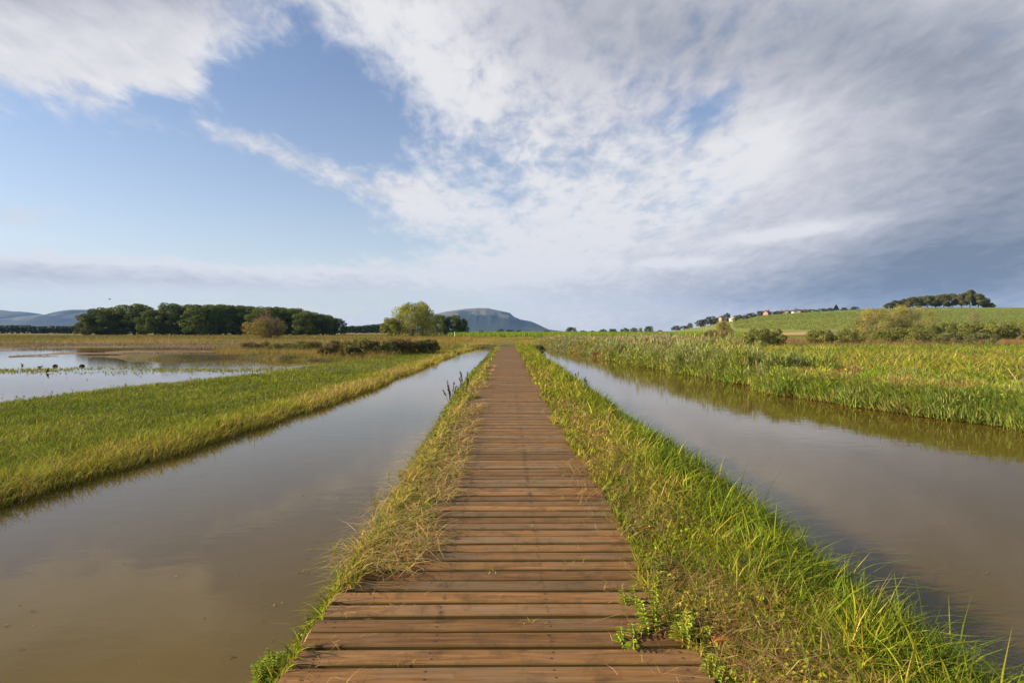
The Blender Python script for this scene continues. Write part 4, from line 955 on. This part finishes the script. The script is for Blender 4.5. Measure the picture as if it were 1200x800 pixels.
# a lone bird in the sky
S = Soup(); tube(S, [(-.2, 0, 0), (-.05, 0, .02), (.1, 0, .02), (.2, 0, 0)], [.01, .05, .05, .01], (.03, .03, .03), 8)
for sg in (-1, 1): S.add(np.array([(-.08, 0, .03), (.09, 0, .03), (.03, sg * .28, .14), (-.1, sg * .55, .05)], float), np.array([(0, 1, 2), (0, 2, 3)]), np.tile([.03, .03, .03], (4, 1)))
Yt = 90; o = S.build('flying_bird', M_feather); o.location = ((132 - UV) / F * Yt, Yt, hz(351, Yt)); o.rotation_euler = (0, 0, .7); tag(o, 'tiny dark bird flying above the left end of the wood', 'bird')

# ------------------------------------------------------------------ haze
bm = bmesh.new(); bmesh.ops.create_cube(bm, size=1); me = bpy.data.meshes.new('haze')
for v in bm.verts: v.co.x *= 13900; v.co.y = v.co.y * 7500 + 3690; v.co.z = v.co.z * 420 + 206
bm.to_mesh(me); bm.free()
m, nt, out = newmat('haze_air'); pv = N(nt, 'ShaderNodeVolumePrincipled')
pv.inputs['Density'].default_value = HAZE = .70e-4; pv.inputs['Color'].default_value = (.26, .50, 1.0, 1); pv.inputs['Anisotropy'].default_value = .1
nt.links.new(pv.outputs[0], out.inputs['Volume']); me.materials.append(m)
tag(link(bpy.data.objects.new('haze', me)), kind='stuff')

# ------------------------------------------------------------------ sky
SUN_EL, SUN_AZ = 22, -97          # degrees; azimuth from +Y, negative is left
w = bpy.data.worlds.new('World'); scene.world = w; w.use_nodes = True; nt = w.node_tree; nt.nodes.clear(); L = nt.links
out = N(nt, 'ShaderNodeOutputWorld'); bg = N(nt, 'ShaderNodeBackground'); bg.inputs['Strength'].default_value = .05
sky = N(nt, 'ShaderNodeTexSky', sky_type='NISHITA'); sky.sun_disc = False; sky.sun_elevation = R(SUN_EL); sky.sun_rotation = R(SUN_AZ); sky.air_density = 1.0; sky.dust_density = .6; sky.ozone_density = 1.5
tc = N(nt, 'ShaderNodeTexCoord'); G = tc.outputs['Generated']
def mth(op, a, b=None, c=None, clamp=False):
    n = nt.nodes.new('ShaderNodeMath'); n.operation = op; n.use_clamp = clamp
    for i, q in enumerate((a, b, c)):
        if q is None: continue
        if isinstance(q, (int, float)): n.inputs[i].default_value = q
        else: L.new(q, n.inputs[i])
    return n.outputs[0]
def vdot(vec):
    n = nt.nodes.new('ShaderNodeVectorMath'); n.operation = 'DOT_PRODUCT'; L.new(G, n.inputs[0]); n.inputs[1].default_value = tuple(vec); return n.outputs['Value']
def pdir(u, v):
    d = np.array([(u - UV) / F, 1, (HV - v) / F]); return d / np.linalg.norm(d)
def blob(u, v, ru, rv, rot=0):
    """soft elliptical region of the sky round one direction"""
    c = math.cos(R(rot)); s = math.sin(R(rot)); d0 = pdir(u, v)
    e1 = pdir(u + c * ru, v + s * ru) - d0; e2 = pdir(u - s * rv, v + c * rv) - d0
    M = np.stack([d0, e1, e2], 1); Mi = np.linalg.inv(M)      # rows give local coordinates
    a = vdot(Mi[1]); b = vdot(Mi[2]); f = vdot(d0)
    r2 = mth('ADD', mth('MULTIPLY', a, a), mth('MULTIPLY', b, b))
    g = mth('EXPONENT', mth('MULTIPLY', r2, -1.0))
    return mth('MULTIPLY', g, mth('GREATER_THAN', f, 0.0))
def wsum(items, base):
    acc = None
    for wt, bl in items:
        acc = mth('MULTIPLY_ADD', bl, wt, base if acc is None else acc)
    return acc
sep = N(nt, 'ShaderNodeSeparateXYZ'); L.new(G, sep.inputs[0]); zc = mth('MAXIMUM', sep.outputs[2], 0.0)
inv = mth('DIVIDE', 1.0, mth('ADD', zc, .22))
pj = N(nt, 'ShaderNodeVectorMath', operation='SCALE'); L.new(G, pj.inputs[0]); L.new(inv, pj.inputs['Scale'])
def noise(scale, detail, rough=.55, dist=0, st=(1, 1, 0), rot=0, loc=(0, 0, 0)):
    m = N(nt, 'ShaderNodeMapping'); m.inputs['Scale'].default_value = st; m.inputs['Rotation'].default_value = (0, 0, R(rot)); m.inputs['Location'].default_value = loc
    L.new(pj.outputs[0], m.inputs[0]); n = N(nt, 'ShaderNodeTexNoise'); n.inputs['Scale'].default_value = scale; n.inputs['Detail'].default_value = detail; n.inputs['Roughness'].default_value = rough; n.inputs['Distortion'].default_value = dist
    L.new(m.outputs[0], n.inputs['Vector']); return n.outputs['Fac']
nA = noise(1.1, 10, .58, .35, (1, 1, 0), 0, (3, 1, 0)); nB = noise(3.6, 10, .62, .5, (1.7, .8, 0), -35, (7, 2, 0)); nD = noise(11.0, 8, .6, .3, (1.3, .9, 0), 20, (2, 9, 0)); nC = noise(.55, 4, .5, .2, (1, 1, 0), 0, (1, 5, 0))
cover = wsum([(-1.15, blob(140, 210, 300, 82, 8)), (-1.15, blob(372, 105, 108, 70, 28)), (-.55, blob(420, 175, 60, 34, 40)), (-.45, blob(350, 280, 150, 26, 4)), (.75, blob(70, 38, 190, 58, 6)), (.3, blob(215, 95, 60, 26, 20)),
              (.60, blob(340, 182, 130, 18, 20)), (.22, blob(90, 262, 110, 14, 5)), (.45, blob(470, 228, 90, 34, 18)), (.25, blob(80, 248, 90, 9, 4)), (.95, blob(180, 318, 330, 9, 2)), (-.75, blob(60, 362, 420, 17, 0)), (-.35, blob(470, 345, 130, 14, 0)), (-.62, blob(830, 128, 52, 22, -28)), (-.30, blob(700, 190, 130, 40, -10)), (-.5, blob(180, 283, 260, 12, 1)), (-.65, blob(205, 128, 60, 15, 14)), (-.55, blob(268, 112, 42, 30, 40)),
              (-.25, blob(560, 185, 60, 40, 0)), (.35, blob(1050, 120, 260, 200, 0)), (.35, blob(1000, 330, 300, 50, 0)), (.5, blob(1200, 250, 130, 90, 0))], .78)
# the bank of cloud stands ahead; overhead and behind the sky is clear
d0 = pdir(600, 100); e1 = pdir(1600, 100) - d0; e2 = pdir(600, -480) - d0; Mi = np.linalg.inv(np.stack([d0, e1, e2], 1))
aa = vdot(Mi[1]); bb = vdot(Mi[2]); r2 = mth('ADD', mth('MULTIPLY', aa, aa), mth('MULTIPLY', bb, bb))
r2 = mth('ADD', r2, mth('MULTIPLY', mth('LESS_THAN', vdot(d0), 0.0), 5.0))
fm = N(nt, 'ShaderNodeMapRange', interpolation_type='SMOOTHSTEP'); fm.inputs['From Min'].default_value = 1.15; fm.inputs['From Max'].default_value = 2.1; L.new(r2, fm.inputs[0])
cover = mth('MULTIPLY_ADD', fm.outputs[0], -1.1, cover)
nmix = mth('ADD', mth('ADD', mth('MULTIPLY', mth('SUBTRACT', nA, .5), 1.15), mth('MULTIPLY', mth('SUBTRACT', nB, .5), 1.0)), mth('MULTIPLY', mth('SUBTRACT', nD, .5), 1.05))
dens = mth('ADD', cover, nmix)
mr = N(nt, 'ShaderNodeMapRange', interpolation_type='SMOOTHSTEP'); mr.inputs['From Min'].default_value = .12; mr.inputs['From Max'].default_value = .85; L.new(dens, mr.inputs[0]); alpha = mr.outputs[0]
dark = wsum([(.50, blob(1180, 240, 270, 95, -12)), (.58, blob(1090, 328, 320, 46, -4)), (.22, blob(900, 130, 330, 160, 0)), (.20, blob(820, 345, 240, 28, 0)), (.42, blob(110, -15, 240, 50, 8)), (.30, blob(900, 40, 330, 70, 0)), (.25, blob(1150, 90, 160, 90, 0)), (.14, blob(200, 330, 300, 9, 2)), (-.35, blob(200, 306, 320, 6, 2)), (-.40, blob(930, 272, 110, 9, -8)), (-.35, blob(790, 308, 60, 6, -2)), (-.35, blob(870, 190, 90, 30, -35)), (-.2, blob(480, 60, 160, 90, 0)), (.30, blob(660, 10, 160, 80, 0)), (-.25, blob(600, 290, 160, 60, 0))], .10)
dk = mth('ADD', dark, mth('ADD', mth('MULTIPLY', mth('SUBTRACT', nC, .5), .9), mth('ADD', mth('MULTIPLY', mth('SUBTRACT', nB, .5), -.45), mth('MULTIPLY', mth('SUBTRACT', nD, .5), -.45))), None, True)
ramp = N(nt, 'ShaderNodeValToRGB'); e = ramp.color_ramp.elements; L.new(dk, ramp.inputs[0])
def cc(el, r, g, b): el.color = (r, g, b, 1)
e[0].position = 0; cc(e[0], .83, .82, .84); e[1].position = 1.0; cc(e[1], .19, .225, .29); q = e.new(.35); cc(q, .58, .58, .64); q = e.new(.68); cc(q, .34, .365, .43)
cs_ = N(nt, 'ShaderNodeVectorMath', operation='SCALE'); cs_.inputs['Scale'].default_value = 10.0; L.new(ramp.outputs[0], cs_.inputs[0])
# thin bright veil near the horizon on the left
SKYTINT = N(nt, 'ShaderNodeVectorMath', operation='MULTIPLY'); SKYTINT.inputs[1].default_value = (1.45, 1.45, 1.62); L.new(sky.outputs[0], SKYTINT.inputs[0])
veil = mth('MULTIPLY', mth('EXPONENT', mth('MULTIPLY', zc, -7.0)), .92)
mxv = N(nt, 'ShaderNodeMix', data_type='RGBA'); L.new(veil, mxv.inputs['Factor']); L.new(SKYTINT.outputs[0], mxv.inputs['A']); mxv.inputs['B'].default_value = (8.9, 8.9, 8.1, 1)
mx = N(nt, 'ShaderNodeMix', data_type='RGBA'); L.new(alpha, mx.inputs['Factor']); L.new(mxv.outputs['Result'], mx.inputs['A']); L.new(cs_.outputs[0], mx.inputs['B'])
L.new(mx.outputs['Result'], bg.inputs['Color']); L.new(bg.outputs[0], out.inputs['Surface'])

sl = bpy.data.lights.new('sun', 'SUN'); sl.energy = 5.0; sl.angle = R(.6); sl.color = (1.0, .80, .52)
so = bpy.data.objects.new('sun', sl); C.objects.link(so)
az = R(SUN_AZ); el = R(SUN_EL); sd = np.array([math.sin(az) * math.cos(el), math.cos(az) * math.cos(el), math.sin(el)])
import mathutils
so.rotation_euler = mathutils.Vector(sd).to_track_quat('Z', 'Y').to_euler(); so.location = (-20, -5, 30)

# ------------------------------------------------------------------ camera
cam = bpy.data.cameras.new('camera'); co = bpy.data.objects.new('camera', cam); C.objects.link(co); scene.camera = co
cam.sensor_width = 36; cam.lens = 20.01; cam.clip_start = .05; cam.clip_end = 20000
co.location = (0, 0, CH); co.rotation_euler = (R(90 - 1.03), 0, R(-.515))
vs = scene.view_settings; vs.view_transform = 'Standard'; vs.look = 'None'; vs.exposure = 1.0; vs.gamma = 1; vs.use_curve_mapping = False
cy = scene.cycles; cy.max_bounces = 6; cy.diffuse_bounces = 3; cy.glossy_bounces = 3; cy.transmission_bounces = 3; cy.volume_bounces = 0; cy.caustics_reflective = False; cy.caustics_refractive = False; cy.sample_clamp_indirect = 6
